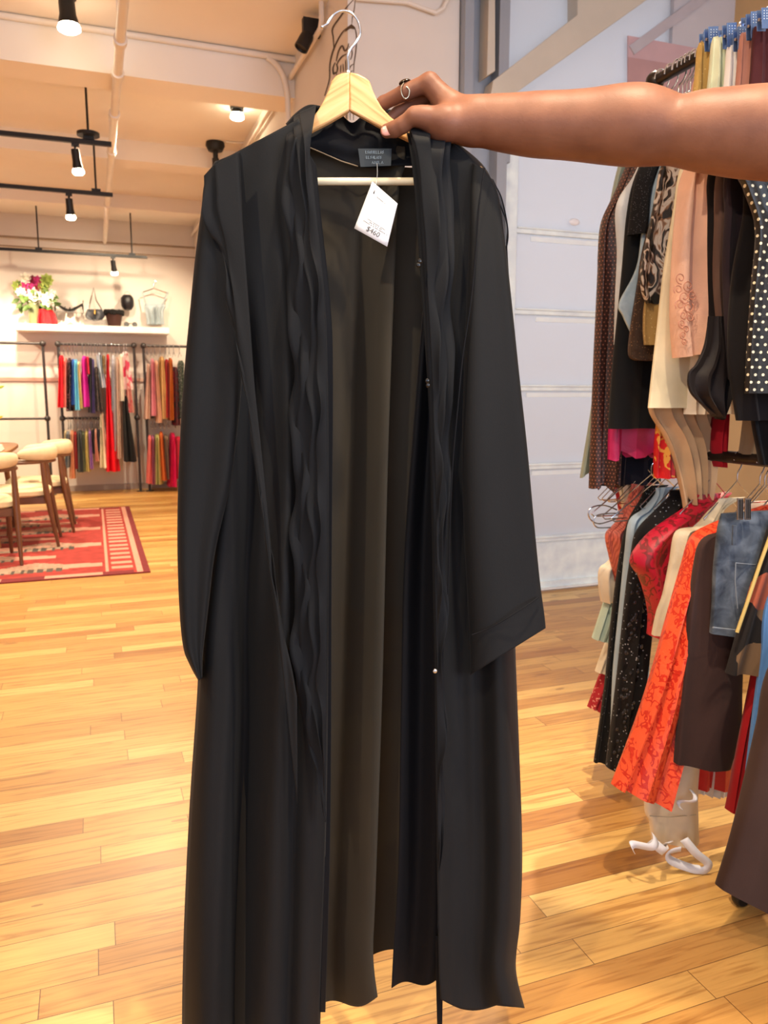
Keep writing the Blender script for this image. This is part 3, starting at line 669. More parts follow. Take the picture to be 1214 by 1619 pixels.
# ================================================================== BACK WALL RACKS
YR = 10.12; hR = hitY(YR); iron = plain('dark_iron_pipe', (70, 66, 66), .4, metal=.6)
ztopR, zmid = hR(150, 545).z, hR(150, 661).z
def rack_unit(px0, px1, label, mid=(0, 1)):
    x0, x1 = hR(px0, 600).x, hR(px1, 600).x; t = empty('pipe_clothes_rack', ((x0+x1)/2, YR, 0), label, 'clothes rack')
    MB().tube([(x0, YR, ztopR), (x1, YR, ztopR)], .016, 10).build('top_rail', iron, t)
    MB().tube([(x0, YR, zmid), (x0+(x1-x0)*mid[1], YR, zmid)], .014, 10).build('lower_rail', iron, t)
    for x in (x0, x1):
        MB().tube([(x, YR, .0), (x, YR, ztopR)], .016, 10).build('post', iron, t)
        MB().lathe((x, YR, 0), [(.0, 0), (.05, 0), (.05, .008), (.02, .012), (0, .012)], n=16).build('floor_flange', iron, t)
        for z in (ztopR, zmid):
            MB().ball((x, YR, z), .036, 12).build('pipe_joint', iron, t)
        MB().tube([(x, YR, ztopR), (x, YB, ztopR)], .013, 8).build('wall_arm', iron, t)
    return t
rack_unit(-60, 71, 'empty pipe clothes rack at the left edge, behind the dining chairs')
rack_unit(95, 214, 'pipe clothes rack with two tiers of bright dresses, centre of the back wall', (0, .5))
rack_unit(229, 345, 'pipe clothes rack half hidden behind the long black robe')
hangt = {}
def back_hanger(px, z, label, group):
    """thin hanger seen edge-on: hook over rail and shoulder wire running away from the wall"""
    x = hR(px, 600).x
    if 'b' not in hangt:
        t = empty('clothes_hanger', (0, 0, 0)); hangt['b'] = t
        MB().tube([(0, 0, -.07), (0, 0, -.03), (0, -.018, -.012), (0, -.017, .014), (0, 0, .021), (0, .018, .012)], .004, 6, smooth=16).build('hook', sil, t)
        MB().tube([(0, -.19, -.125), (0, 0, -.07), (0, .19, -.125)], .006, 6).build('shoulder_bar', sil, t)
    else: t = copy_tree(hangt['b'])
    t.location = (x, YR, z); tag(t, label, 'hanger', group); return t
C = {}
def gm(key, rgb, *a, **k): return cloth(key+'_cloth', rgb, *a, **k)
# (px left, px right at top/bottom, y top, y bottom, material, name, label)
B1 = [
 (94, 101, 91, 105, 562, 644, gm('scarlet', (226, 22, 44)), 'slip_dress', 'scarlet short dress, first from the left on the centre rack top rail'),
 (101, 106, 100, 107, 566, 643, gm('coral', (240, 130, 120)), 'slip_dress', 'coral pink dress right beside the first scarlet dress'),
 (107, 113, 105, 117, 566, 650, gm('black_floral', (30, 24, 30), 'floral', (216, 150, 168), 22.), 'floral_dress', 'black dress with pink flowers near the left post'),
 (113, 118, 113, 121, 568, 640, gm('cobalt', (58, 108, 196)), 'blue_top', 'cobalt blue dress beside the black floral one'),
 (117, 123, 118, 128, 568, 648, gm('sky', (116, 200, 226)), 'blue_dress', 'turquoise sky-blue dress between cobalt and yellow'),
 (122, 127, 124, 132, 572, 646, gm('butter', (240, 226, 160)), 'yellow_dress', 'pale butter yellow dress beside the magenta one'),
 (129, 137, 128, 143, 563, 643, gm('magenta', (214, 50, 170), satin=True), 'satin_dress', 'bright magenta satin dress in the middle of the top rail'),
 (136, 141, 137, 144, 564, 592, gm('rose_red', (204, 20, 60)), 'red_top', 'short rose red top tucked beside the magenta dress'),
 (140, 146, 140, 146, 566, 652, gm('ink', (28, 24, 34)), 'dark_dress', 'ink black dress right of the magenta dress'),
 (145, 149, 144, 151, 568, 653, gm('violet', (106, 86, 156), 'floral', (60, 50, 90), 30.), 'print_dress', 'dusty violet print dress right of the ink black one'),
 (149, 156, 150, 163, 580, 650, gm('taupe', (94, 78, 74), 'animal', (110, 90, 80), 20., rgb3=(80, 66, 60)), 'print_top', 'brown tiered print dress under the pale denim jacket'),
 (153, 161, 156, 168, 558, 613, gm('pale_denim', (176, 196, 214), 'denim', (216, 226, 234), 20.), 'denim_jacket', 'pale washed denim jacket sleeve in the middle of the top rail'),
 (161, 166, 162, 167, 562, 592, gm('leopard', (214, 180, 110), 'animal', (150, 110, 60), 40., rgb3=(200, 160, 90)), 'leopard_top', 'small leopard print top beside the long red gown'),
 (168, 173, 167, 190, 560, 744, gm('gown_red', (214, 10, 32), satin=True), 'red_gown', 'long bright red gown reaching nearly to the floor'),
 (176, 182, 176, 185, 562, 712, gm('blue_print', (196, 200, 206), 'floral', (100, 130, 170), 40.), 'print_dress', 'long pale blue-grey print dress right of the red gown'),
 (182, 188, 184, 191, 565, 724, gm('peach_print', (236, 208, 188), 'floral', (214, 120, 110), 34.), 'print_dress', 'long cream and peach print dress right of the red gown'),
 (187, 194, 188, 197, 560, 634, gm('ivory', (236, 228, 214)), 'ivory_blouse', 'ivory blouse between the peach print dress and the pink rose dress'),
 (193, 203, 194, 210, 556, 616, gm('pink_rose', (246, 214, 214), 'blotch', (226, 70, 110), 9.), 'rose_blouse', 'white blouse with big pink roses near the right post of the centre rack'),
 (199, 206, 200, 212, 600, 652, gm('pink_rose2', (226, 160, 150), 'blotch', (214, 80, 96), 12.), 'rose_skirt', 'dusty pink rose print skirt just below the rose blouse'),
 (194, 203, 196, 216, 626, 729, gm('jet', (12, 11, 13)), 'black_gown', 'long black flared gown beside the right post of the centre rack'),
 (158, 164, 157, 173, 650, 738, gm('cream_long', (240, 228, 196)), 'cream_gown', 'long cream gown hanging to the left of the red one'),
]
B2 = [
 (102, 106, 98, 104, 680, 740, gm('beige_a', (206, 188, 150)), 'beige_top', 'beige top at the left end of the centre rack lower rail'),
 (105, 110, 103, 111, 682, 738, gm('slate_print', (120, 130, 140), 'floral', (206, 200, 190), 40.), 'print_top', 'slate and white print top on the lower rail'),
 (111, 117, 110, 120, 680, 755, gm('apricot', (232, 170, 130)), 'apricot_top', 'apricot silky slip hanging lowest on the centre lower rail'),
 (117, 121, 118, 124, 682, 740, gm('brick', (190, 50, 50)), 'red_top', 'narrow brick red top on the lower rail'),
 (122, 130, 122, 133, 680, 745, gm('charcoal', (72, 74, 74)), 'charcoal_top', 'charcoal top halfway along the lower rail'),
 (129, 134, 130, 139, 682, 744, gm('moss', (112, 116, 84)), 'moss_top', 'moss green top halfway along the lower rail'),
 (135, 139, 136, 143, 681, 744, gm('straw', (216, 196, 120)), 'straw_top', 'straw yellow top beside the lilac one on the lower rail'),
 (140, 144, 141, 148, 680, 740, gm('lilac', (184, 130, 206)), 'lilac_top', 'lilac top on the lower rail'),
 (145, 150, 146, 152, 677, 716, gm('ink2', (30, 26, 34)), 'black_top', 'short black top right of the lilac one'),
 (149, 154, 150, 158, 678, 728, gm('blush', (222, 158, 136)), 'blush_top', 'blush coloured top near the right end of the lower rail'),
 (153, 157, 154, 158, 676, 712, gm('navy', (36, 36, 56)), 'navy_top', 'dark navy top at the right end of the lower rail'),
]
B3 = [
 (232, 236, 227, 237, 575, 662, gm('rose_beige', (214, 180, 160), 'floral', (190, 120, 110), 40.), 'print_dress', 'rose beige print dress at the left end of the rack behind the robe'),
 (238, 243, 236, 247, 567, 657, gm('pink_silk', (226, 150, 164), satin=True), 'pink_slip', 'pink silk slip dress on the rack behind the robe'),
 (244, 249, 246, 256, 570, 668, gm('peach', (236, 190, 160)), 'peach_dress', 'peach dress on the rack behind the robe'),
 (251, 259, 250, 265, 564, 662, gm('gold', (204, 164, 106), 'floral', (170, 130, 90), 40., satin=True), 'gold_dress', 'gold printed dress on the rack behind the robe'),
 (260, 266, 261, 268, 568, 660, gm('deep_red', (176, 20, 24)), 'red_dress', 'deep red dress on the rack behind the robe'),
 (266, 272, 266, 274, 566, 664, gm('copper', (190, 104, 44), satin=True), 'copper_dress', 'copper orange dress on the rack behind the robe'),
 (272, 280, 272, 284, 580, 672, gm('wine_print', (110, 20, 34), 'blotch', (30, 26, 30), 16.), 'print_dress', 'wine and black print dress nearest the robe'),
 (281, 290, 281, 294, 570, 660, gm('forest', (60, 74, 60), 'floral', (200, 200, 190), 26.), 'print_dress', 'dark green print dress just at the edge of the robe'),
]
B4 = [
 (234, 238, 231, 240, 688, 763, gm('coral_slip', (232, 120, 116), satin=True), 'coral_slip', 'coral slip on the lower rail behind the robe, nearest its left post'),
 (239, 243, 238, 245, 688, 764, gm('mauve_slip', (196, 110, 150)), 'mauve_slip', 'mauve slip on the lower rail behind the robe'),
 (245, 252, 244, 258, 686, 764, gm('pistachio', (192, 188, 120), satin=True), 'green_slip', 'pistachio slip on the lower rail behind the robe'),
 (252, 257, 254, 263, 682, 758, gm('tangerine', (232, 116, 40)), 'orange_slip', 'tangerine slip on the lower rail behind the robe'),
 (259, 265, 262, 268, 688, 756, gm('khaki_b', (140, 120, 96)), 'khaki_top', 'khaki top on the lower rail behind the robe'),
 (268, 277, 264, 280, 684, 768, gm('fuchsia', (206, 30, 84), satin=True), 'fuchsia_dress', 'fuchsia dress on the lower rail touching the robe edge'),
 (277, 286, 277, 292, 690, 756, gm('crimson_b', (196, 30, 60)), 'crimson_dress', 'crimson dress on the lower rail mostly behind the robe'),
]
sd = 0
for grp, zrail, gname in ((B1, ztopR, 'hangers on the centre back rack top rail'), (B2, zmid, 'hangers on the centre back rack lower rail'), (B3, ztopR, 'hangers on the top rail behind the robe'), (B4, zmid, 'hangers on the lower rail behind the robe')):
    for i, (a, b, c, d, yt, yb_, mt, nm, lb) in enumerate(grp):
        sd += 1; a -= .4; b += .4; c -= .4; d += .5; nm = nm.replace('_top', '_blouse')
        Yg = YR - .012*(sd % 3)
        mid = (a+b)/2; ym = yt+(yb_-yt)*.18
        o = drape([(mid-(b-a)*.3, yt, mid+(b-a)*.3, yt), (a+.2, yt+(yb_-yt)*.07, b-.2, yt+(yb_-yt)*.07), (a, ym, b, ym), ((a+c)/2, (ym+yb_)/2, (b+d)/2, (ym+yb_)/2), (c, yb_, d, yb_)], hitY(Yg), NY, .15, .012, 2, sd, nu=10, nv=18, slant=.3).build(nm, mt)
        tag(o, lb, 'top' if 'top' in nm or 'blouse' in nm else ('jacket' if 'jacket' in nm else ('skirt' if 'skirt' in nm else 'dress')), 'clothes on the back wall racks')
        back_hanger(mid, zrail, ' '.join(('bright wire hanger holding the '+lb).split()[:16]), gname)

# ================================================================== NEAR CLOTHES RACK (right)
XR = 1.58
def proj_y(z, x, y):
    return 0
zu = hitX(XR)(1072, 108).z; zl = 1.035
rack = empty('double_clothes_rack', (XR, .9, 0), 'double-tier black clothes rack packed with garments on the right', 'clothes rack')
darkrail = plain('dark_bronze_rail', (52, 44, 40), .35, metal=.6)
MB().tube([(XR, -.1, zu), (XR, 2.0, zu)], .0165, 14).build('upper_rail', darkrail, rack)
MB().tube([(XR, -.1, zl), (XR, 2.0, zl)], .0165, 14).build('lower_rail', darkrail, rack)
for y in (-.1, 1.29, 2.0):
    MB().tube([(XR, y, .05), (XR, y, zu)], .0165, 12).build('upright', darkrail, rack)
    MB().box((XR-(.22 if y == 1.29 else .02), y-.02, .03), (XR+.25, y+.02, .06)).build('foot_bar', darkrail, rack, smooth=False, bevel=.005)
    MB().ball((XR, y, zu), .027, 14).ball((XR, y, zu), .001, 6).build('rail_joint', darkrail, rack)
    MB().ball((XR, y, zl), .027, 14).build('rail_joint', darkrail, rack)
    for sx in ((-.20, .23) if y == 1.29 else (.0, .23)): MB().lathe((XR+sx-.0, y-.012, .022), [(0, 0), (.018, 0), (.022, .006), (.022, .018), (.018, .024), (0, .024)], (0, 1, 0), 16).build('caster', blk, rack)
hproto = {}
def near_hanger(y, z, kind, label, group):
    if kind not in hproto:
        t = empty('clothes_hanger', (0, 0, 0)); hproto[kind] = t
        mt = sil if kind == 'wire' else plain('black_hanger_plastic', (20, 19, 20), .35)
        MB().tube([(0, 0, -.075), (0, 0, -.05), (.016, 0, -.03), (.024, 0, -.004), (.012, 0, .018), (-.010, 0, .020), (-.022, 0, .006), (-.024, 0, -.008)], .0019, 8, smooth=26).build('hook', sil, t)
        if kind == 'wire': MB().tube([(-.17, 0, -.195), (0, 0, -.076), (.17, 0, -.195), (.16, 0, -.205), (-.16, 0, -.205), (-.17, 0, -.195)], .0021, 8).build('shoulder_wire', sil, t)
        else: MB().tube([(-.17, 0, -.195), (-.1, 0, -.12), (0, 0, -.074), (.1, 0, -.12), (.17, 0, -.195)], .006, 8, smooth=14).build('shoulder_bar', mt, t)
    else: t = copy_tree(hproto[kind])
    t.scale = (.62, 1, .8) if (z < 1.2 and 'bare' not in label) else (1, 1, 1)
    t.location = (XR, y, z); t.rotation_euler = (0, 0, rnd.uniform(-.05, .05)); tag(t, label, 'hanger', group); return t
GN = 0
def near(name, Y, zr, left, mt, label, cat, rf=.45, thick=.022, amp=.008, cnt=3, hem=0., short='', neck=.055, wire='wire', hemr=0., top=True, right=None):
    """garment across the rail: left edge given, far shoulder mirrored about the hanger"""
    global GN; GN += 1
    W = [hitY(Y)(x, y) for x, y in left]; rows = []
    if top:
        zt = zr-.105; rows.append((XR-neck, zt, XR+neck*.6, zt)); 
        rows.append((XR-(XR-W[0].x)*.6, (zt*.62+W[0].z*.38), XR+(XR-W[0].x)*.6*rf*1.3, (zt*.6+W[0].z*.4)))
    for i, p in enumerate(W):
        if right: q = hitY(Y)(*right[i]); rows.append((p.x, p.z, q.x, q.z))
        else: rows.append((p.x, p.z, XR+rf*(XR-p.x), p.z+hemr*(i == len(W)-1)))
    o = drape(rows, lambda x, z: Vector((x, Y, z)), NY, thick, amp, cnt, GN*3, nu=22, nv=44, hemamp=hem).build(name, mt)
    tag(o, label, cat, 'garments on the near rack')
    if zr and top: near_hanger(Y, zr, wire, 'hanger holding the '+(short or label), 'hangers on the near rack')
    return o
brown_dot = cloth('brown_dotted_silk', (58, 34, 30), 'dots', (150, 96, 78), 95., satin=True)
near('sage_dress', 2.0, zu, [(1000, 190), (965, 320), (950, 480), (938, 620), (917, 750)], cloth('sage_satin', (146, 156, 142), satin=True), 'sage grey satin dress, farthest on the upper rail, peeking out by the metal door', 'dress', short='farthest sage grey satin dress', hem=.012)
near('navy_dress', 1.97, zu, [(1000, 260), (985, 420), (965, 600), (950, 768)], cloth('midnight_navy', (22, 22, 34)), 'midnight navy dress hanging lowest behind the fuchsia skirt', 'dress', short='midnight navy dress', amp=.012)
near('dotted_dress', 1.93, zu, [(976, 300), (953, 350), (948, 400), (947, 435), (941, 560), (937, 660), (933, 770)], brown_dot, 'long dark brown dress with fine rosy dots, second farthest on the upper rail', 'dress', rf=-.55, short='brown finely dotted dress', hem=.01, cnt=2, thick=.03)
near('fuchsia_skirt', 1.90, zu, [(990, 400), (975, 540), (963, 660), (961, 722)], cloth('fuchsia_silk', (206, 40, 104), satin=True), 'fuchsia skirt with lacy hem showing under the black dress', 'skirt', short='fuchsia lacy skirt', hem=.01)
near('silver_camisole', 1.88, zu, [(1003, 275), (974, 325), (975, 400), (972, 470), (970, 545)], cloth('silver_satin', (206, 210, 212), satin=True), 'silver white strappy camisole behind the black dress', 'top', short='silver white camisole', thick=.015)
near('black_dress', 1.85, zu, [(1005, 280), (992, 340), (985, 420), (977, 500), (969, 580), (962, 678)], cloth('black_crepe', (18, 20, 24)), 'long plain black dress between silver camisole and denim shirt', 'dress', short='long plain black dress', thick=.03, cnt=2)
near('lace_shirt', 1.81, zu, [(1012, 262), (1000, 310), (995, 350), (992, 372)], cloth('black_sequin_lace', (20, 19, 21), 'lace', (110, 110, 116), 120.), 'short black sequinned lace shirt just below the elbow', 'top', short='black sequinned lace shirt', amp=.012)
near('denim_shirt', 1.79, zu, [(1022, 330), (1008, 420), (980, 478), (986, 500), (1000, 530)], cloth('light_denim', (150, 172, 188), 'denim', (176, 196, 208), 30.), 'light blue denim shirt with cuff sticking out of the upper row', 'top', short='light blue denim shirt')
near('sequinned_jacket', 1.77, zu, [(1020, 380), (1008, 450), (997, 520), (994, 560), (1004, 570)], cloth('bronze_sequins', (70, 48, 34), 'lace', (196, 150, 96), 90., satin=True), 'dark bronze sequinned jacket sleeve below the animal print shirt', 'jacket', short='dark bronze sequinned jacket')
near('animal_print_shirt', 1.72, zu, [(1046, 262), (1038, 300), (1028, 350), (1013, 425), (1014, 460), (1022, 480)], cloth('animal_print', (196, 186, 176), 'animal', (84, 56, 40), 17., rgb3=(150, 110, 80), satin=True), 'shiny black, white and brown animal print shirt on the upper rail', 'top', short='animal print shirt', amp=.01)
near('gold_lace_cuff_blouse', 1.735, zu, [(1045, 400), (1022, 470), (1018, 515), (1020, 545)], cloth('gold_lace', (170, 138, 84), 'lace', (220, 196, 140), 90.), 'gold lace blouse hem under the animal print shirt', 'top', short='gold lace blouse')
near('gold_print_red_dress', 1.74, zu, [(1060, 560), (1040, 680), (1037, 756)], cloth('red_gold_print', (206, 24, 32), 'brocade', (226, 160, 70), 18., satin=True), 'bright red dress with gold motif, hanging lowest beside the chiffon scarf', 'dress', rf=-.55, short='red dress with gold motif')
near('chiffon_dress', 1.70, zu, [(1045, 560), (1030, 620), (1027, 652), (1050, 690), (1066, 730), (1082, 795)], cloth('sand_chiffon', (196, 164, 128)), 'sand coloured chiffon dress with petal hem under the cream trousers', 'dress', right=[(1105, 560), (1112, 620), (1124, 665), (1132, 700), (1130, 745), (1116, 795)], top=False, cnt=5, amp=.012, hem=.03)
near('cream_trousers', 1.665, zu, [(1078, 262), (1066, 330), (1050, 430), (1040, 520), (1032, 590), (1026, 645)], cloth('cream_linen', (236, 226, 196)), 'cream linen trousers between animal print shirt and peach blouse', 'trousers', rf=-.25, short='cream linen trousers', cnt=1, amp=.004)
near('ruffled_skirt', 1.64, zu, [(1100, 500), (1088, 580), (1083, 655)], cloth('white_ruffle', (238, 230, 216)), 'white ruffled skirt under the peach blouse', 'skirt', short='white ruffled skirt', amp=.018, cnt=6, rf=.3)
near('wine_red_skirt', 1.66, zu, [(1140, 600), (1128, 690), (1133, 738)], cloth('wine_red', (158, 18, 36)), 'wine red skirt just above the lower rail', 'skirt', short='wine red skirt', rf=.2)
peach = near('peach_blouse', 1.58, zu, [(1090, 262), (1074, 330), (1066, 420), (1063, 500), (1068, 566)], cloth('peach_silk', (230, 184, 160), satin=True), 'peach silk blouse with embroidered leaf motif, brightest on the upper rail', 'top', right=[(1118, 262), (1118, 330), (1120, 420), (1124, 500), (1118, 556)], short='peach silk blouse', thick=.035, cnt=2, amp=.008)
# embroidery on the blouse
m = MB(); r = random.Random(4); hP = hitY(1.58-.047)
def spiral(cx, cy, rr, tn, a0):
    pts = []
    for i in range(16):
        t_ = i/15; a = a0+tn*t_*6.28; q_ = rr*(1-t_*.75); pts.append(hP(cx+q_*math.cos(a), cy+q_*math.sin(a)*1.1))
    return pts
for cx, cy, rr in [(1076, 440, 9), (1088, 452, 10), (1072, 458, 8), (1082, 470, 10), (1094, 466, 8), (1075, 482, 9), (1088, 486, 9), (1080, 498, 8), (1090, 502, 7), (1078, 512, 7), (1084, 521, 6), (1080, 530, 6), (1082, 540, 5)]:
    m.tube(spiral(cx, cy, rr*.95, 1.3, r.uniform(0, 6)), .0013, 5)
m.build('embroidery', plain('rose_thread', (190, 128, 108), .6), peach)
near('taupe_blouse', 1.52, zu, [(1124, 262), (1120, 340), (1120, 440), (1124, 540), (1130, 600)], cloth('black_velvet', (20, 17, 20)), 'black velvet blouse right behind the peach one', 'top', rf=.3, short='black velvet blouse')
near('brown_blouse', 1.49, zu, [(1137, 262), (1130, 360), (1128, 450), (1136, 540), (1142, 600)], cloth('mushroom_brown', (96, 74, 66)), 'mushroom brown shirt between the black velvet and aubergine coats', 'top', rf=.1, short='mushroom brown shirt')
near('black_satin_blouse', 1.47, zu, [(1119, 500), (1113, 545), (1100, 575), (1087, 592), (1092, 622), (1128, 655)], cloth('black_satin_knot', (22, 14, 16), rough=.6), 'crumpled black satin blouse with knotted hem in front of the white ruffles', 'top', right=[(1168, 500), (1168, 545), (1166, 580), (1160, 610), (1152, 635), (1140, 664)], amp=.010, cnt=3, thick=.010, top=False)
near('aubergine_coat', 1.45, zu, [(1150, 262), (1146, 340), (1142, 420), (1146, 520), (1152, 600)], cloth('aubergine', (44, 34, 42)), 'dark aubergine coat with long seam, left of the near-black dress', 'coat', rf=.2, short='dark aubergine coat')
near('espresso_dress', 1.41, zu, [(1182, 262), (1176, 340), (1158, 440), (1152, 560), (1166, 665)], cloth('espresso', (18, 14, 16)), 'near-black espresso dress with straight hem, left of the polka dots', 'dress', rf=.2, short='near-black espresso dress')
near('long_black_dress', 1.43, zu, [(1200, 500), (1185, 600), (1190, 660), (1205, 735)], cloth('jet_black', (12, 10, 12)), 'long jet black dress reaching the lower rail at the right edge', 'dress', rf=.4, short='long jet black dress')
near('grey_silk_dress', 1.56, zu, [(1190, 600), (1182, 690), (1176, 722)], cloth('grey_beige_silk', (150, 138, 122)), 'grey beige silk hem showing just above the lower rail', 'dress', rf=.3, short='grey beige silk dress')
near('polka_dot_dress', 1.34, zu, [(1180, 130), (1165, 258), (1178, 300), (1196, 360), (1190, 450), (1184, 540), (1180, 622)], cloth('polka_dots', (22, 22, 24), 'dots', (226, 218, 190), 62., satin=True), 'black dress with cream polka dots at the right edge of the upper rail', 'dress', rf=.6, short='black polka dot dress', thick=.03, neck=.12)
# garments clipped on trouser hangers, standing higher than the rest
clipm = plain('blue_steel_clip', (120, 152, 205), .25, metal=.7); holem = plain('clip_holes', (215, 225, 235), .3)
def clip(px, py0, py1, Y, label, wpx=8):
    hh = hitY(Y); t = empty('hanger_clip', hh(px, py1), label, 'clip', 'metal clips on the upper rail'); s = wpx
    for k, dy in ((0, 0), (1, .012)):
        pl = [hh(px-s, py0)+Vector((0, dy, 0)), hh(px+s, py0-1)+Vector((0, dy, 0)), hh(px+s*.8, py1)+Vector((0, dy, 0)), hh(px-s*.9, py1)+Vector((0, dy, 0))]
        MB().prism(pl, (0, .0016, 0)).build('jaw', clipm, t, smooth=False, bevel=.0004)
    m = MB()
    for i in range(4):
        for j in range(3):
            c_ = hh(px-s*.55+j*s*.55, py0+5+i*4.2)+Vector((0, -.0006, 0)); m.ball(c_, .0012, 6, (1, .4, 1))
    m.build('hole_pattern', holem, t)
    MB().tube([hh(px-s, (py0+py1)/2)+Vector((0, .007, 0)), hh(px+s, (py0+py1)/2)+Vector((0, .007, 0))], .003, 8).build('spring', sil, t)
CL = [(1128, 42, 78, 1.43, 'gold_lace_skirt', (1105, 68, 1122, 62), cloth('old_gold_lace', (196, 160, 92), 'lace', (226, 200, 140), 70.), 'old gold lace skirt waistband hanging from the farthest blue clips'),
      (1157, 36, 74, 1.38, 'mint_skirt', (1128, 58, 1150, 62), cloth('pale_mint', (214, 218, 186)), 'pale mint skirt clipped between gold lace and white'),
      (1174, 42, 78, 1.35, 'white_skirt', (1152, 68, 1172, 66), cloth('bright_white', (236, 232, 228)), 'small white gathered skirt top under the clips'),
      (1195, 18, 60, 1.31, 'dusty_rose_skirt', (1172, 52, 1196, 50), cloth('dusty_rose', (176, 122, 108)), 'dusty rose skirt clipped near the right edge'),
      (1212, 12, 45, 1.27, 'maroon_skirt', (1193, 42, 1240, 38), cloth('maroon_velvet', (66, 26, 30)), 'dark maroon skirt clipped at the top right corner')]
for px, y0, y1, Y, nm, (xa, ya, xb, yb_), mt, lb in CL:
    clip(px, y0, y1, Y, 'blue steel clip gripping the '+lb.split(' hanging')[0].split(' clipped')[0].split(' under')[0])
    tag(drape([(xa, ya, xb, yb_), (xa-2, ya+14, xb+4, yb_+16), (xa-6, 120, xb+16, 122), (xa-14, 190, xb+26, 190), (xa-22, 262, xb+34, 262)], hitY(Y+.036), NY, .014, .006, 4, int(px), nu=18, nv=20).build(nm, mt), lb, 'skirt', 'clipped skirts on the upper rail')
    MB0 = MB().tube([(XR, Y+.008, zu-.06), (XR, Y+.008, zu-.02), (XR+.02, Y+.008, zu+.0), (XR, Y+.008, zu+.02), (XR-.02, Y+.008, zu+.006)], .0019, 8, smooth=18).tube([hitY(Y+.008)(px, (y0+y1)/2), (XR, Y+.008, zu-.06), (XR+.16, Y+.008, zu-.06)], .002, 8)
    tag(MB0.build('skirt_hanger', sil), 'clip hanger carrying the '+' '.join(lb.split()[:6]), 'hanger', 'clip hangers on the upper rail')
for px, y0, y1, Y, lb in ((1117, 50, 78, 1.46, 'small dark clip beside the farthest blue clip'), (1148, 44, 66, 1.41, 'small dark clip between the mint skirt clips'), (1163, 52, 72, 1.40, 'small clip above the white skirt'), (1184, 24, 50, 1.36, 'small clip left of the largest blue clip')):
    clip(px, y0, y1, Y, lb, 5)
# rosy and pale shoulders seen above the forearm
near('blush_jacket', 1.52, zu, [(1118, 116), (1096, 132), (1090, 200), (1092, 258)], cloth('blush_satin', (214, 160, 146), satin=True), 'blush satin jacket shoulder seen above the upper arm', 'jacket', rf=.5, short='blush satin jacket', neck=.12)
near('burgundy_dress', 1.42, zu, [(1186, 100), (1150, 128), (1142, 200), (1150, 258)], cloth('burgundy', (70, 22, 30), satin=True), 'burgundy dress with red piping above the arm, left of the polka dots', 'dress', rf=.5, short='burgundy dress', neck=.12)
# extra bare hooks crowded at the far end of the upper rail
for i in range(9): near_hanger(1.93-.033*i, zu, 'wire', 'bare chrome hanger crowded at the far end of the upper rail', 'bare hangers at the far end')

# ---- lower rail
near('red_print_scarf', 2.04, zl, [(975, 1000), (948, 1070), (930, 1118)], cloth('red_print', (166, 38, 46), 'floral', (220, 150, 130), 30.), 'red printed hem at the far left bottom of the lower rail', 'scarf', right=[(1000, 1000), (990, 1080), (956, 1128)], short='red printed scarf')
near('ivory_blouse', 2.02, zl, [(978, 960), (952, 1030), (942, 1062)], cloth('ivory_silk', (226, 214, 190), satin=True), 'ivory silk hem below the mint garment at the far end of the lower rail', 'top', right=[(1000, 960), (985, 1030), (965, 1066)], short='ivory silk blouse')
near('mint_blouse', 2.0, zl, [(985, 850), (966, 920), (950, 970), (938, 1010)], cloth('mint_fleece', (176, 196, 182)), 'mint green sleeve at the far left of the lower rail', 'top', right=[(1005, 850), (1000, 920), (985, 970), (966, 1016)], short='mint green blouse')
near('cream_knit', 1.99, zl, [(968, 880), (950, 900), (949, 928), (953, 952)], cloth('cream_crochet', (220, 208, 188)), 'cream knit cuff above the mint sleeve on the lower rail', 'top', right=[(990, 880), (982, 900), (980, 928), (976, 952)], short='cream knit')
near('coral_blouse', 1.95, zl, [(975, 826), (959, 846), (965, 880), (974, 915), (985, 960)], cloth('coral_stripe', (196, 98, 82), 'stripes', (170, 76, 64), 60., satin=True), 'coral striped satin blouse, farthest full garment on the lower rail', 'top', rf=-.4, short='coral striped satin blouse')
near('black_sequin_dress', 1.89, zl, [(994, 826), (981, 880), (968, 980), (958, 1080), (940, 1206)], cloth('black_velvet_sequin', (16, 16, 18), 'lace', (120, 120, 126), 60.), 'long narrow black velvet dress left of the pale blue coat', 'dress', rf=-.25, short='narrow black velvet dress')
near('pale_blue_coat', 1.84, zl, [(1018, 806), (996, 824), (989, 870), (980, 960), (970, 1060), (966, 1150), (962, 1180)], cloth('pale_blue_wool', (160, 180, 196)), 'pale blue coat between two black beaded dresses', 'coat', rf=-.3, short='pale blue coat')
m_bead = cloth('black_beaded', (18, 17, 20), 'lace', (150, 154, 164), 48.)
bd = near('black_beaded_dress', 1.78, zl, [(1040, 806), (1009, 840), (1000, 880), (992, 940), (982, 1040), (972, 1130), (962, 1215)], m_bead, 'black beaded lace dress with glossy beads, left of the orange brocade', 'dress', right=[(1100, 800), (1062, 840), (1045, 890), (1030, 960), (1018, 1060), (1005, 1140), (992, 1222)], short='black beaded lace dress', cnt=2, thick=.03)
m = MB(); r = random.Random(12)
for i in range(95):
    v_ = r.random(); y = 850+v_*360; xl = np.interp(y, [840, 880, 940, 1040, 1130, 1215], [1012, 1003, 995, 985, 975, 966]); xr = np.interp(y, [840, 890, 960, 1060, 1140, 1222], [1056, 1041, 1026, 1014, 1001, 990])
    m.ball(hitY(1.78-.034)(xl+(xr-xl)*r.uniform(.1, .9), y), .006, 8, (1, .5, 1))
bb_ = m.build('beads', plain('jet_beads', (40, 42, 48), .08), bd); bb_['kind'] = 'stuff'
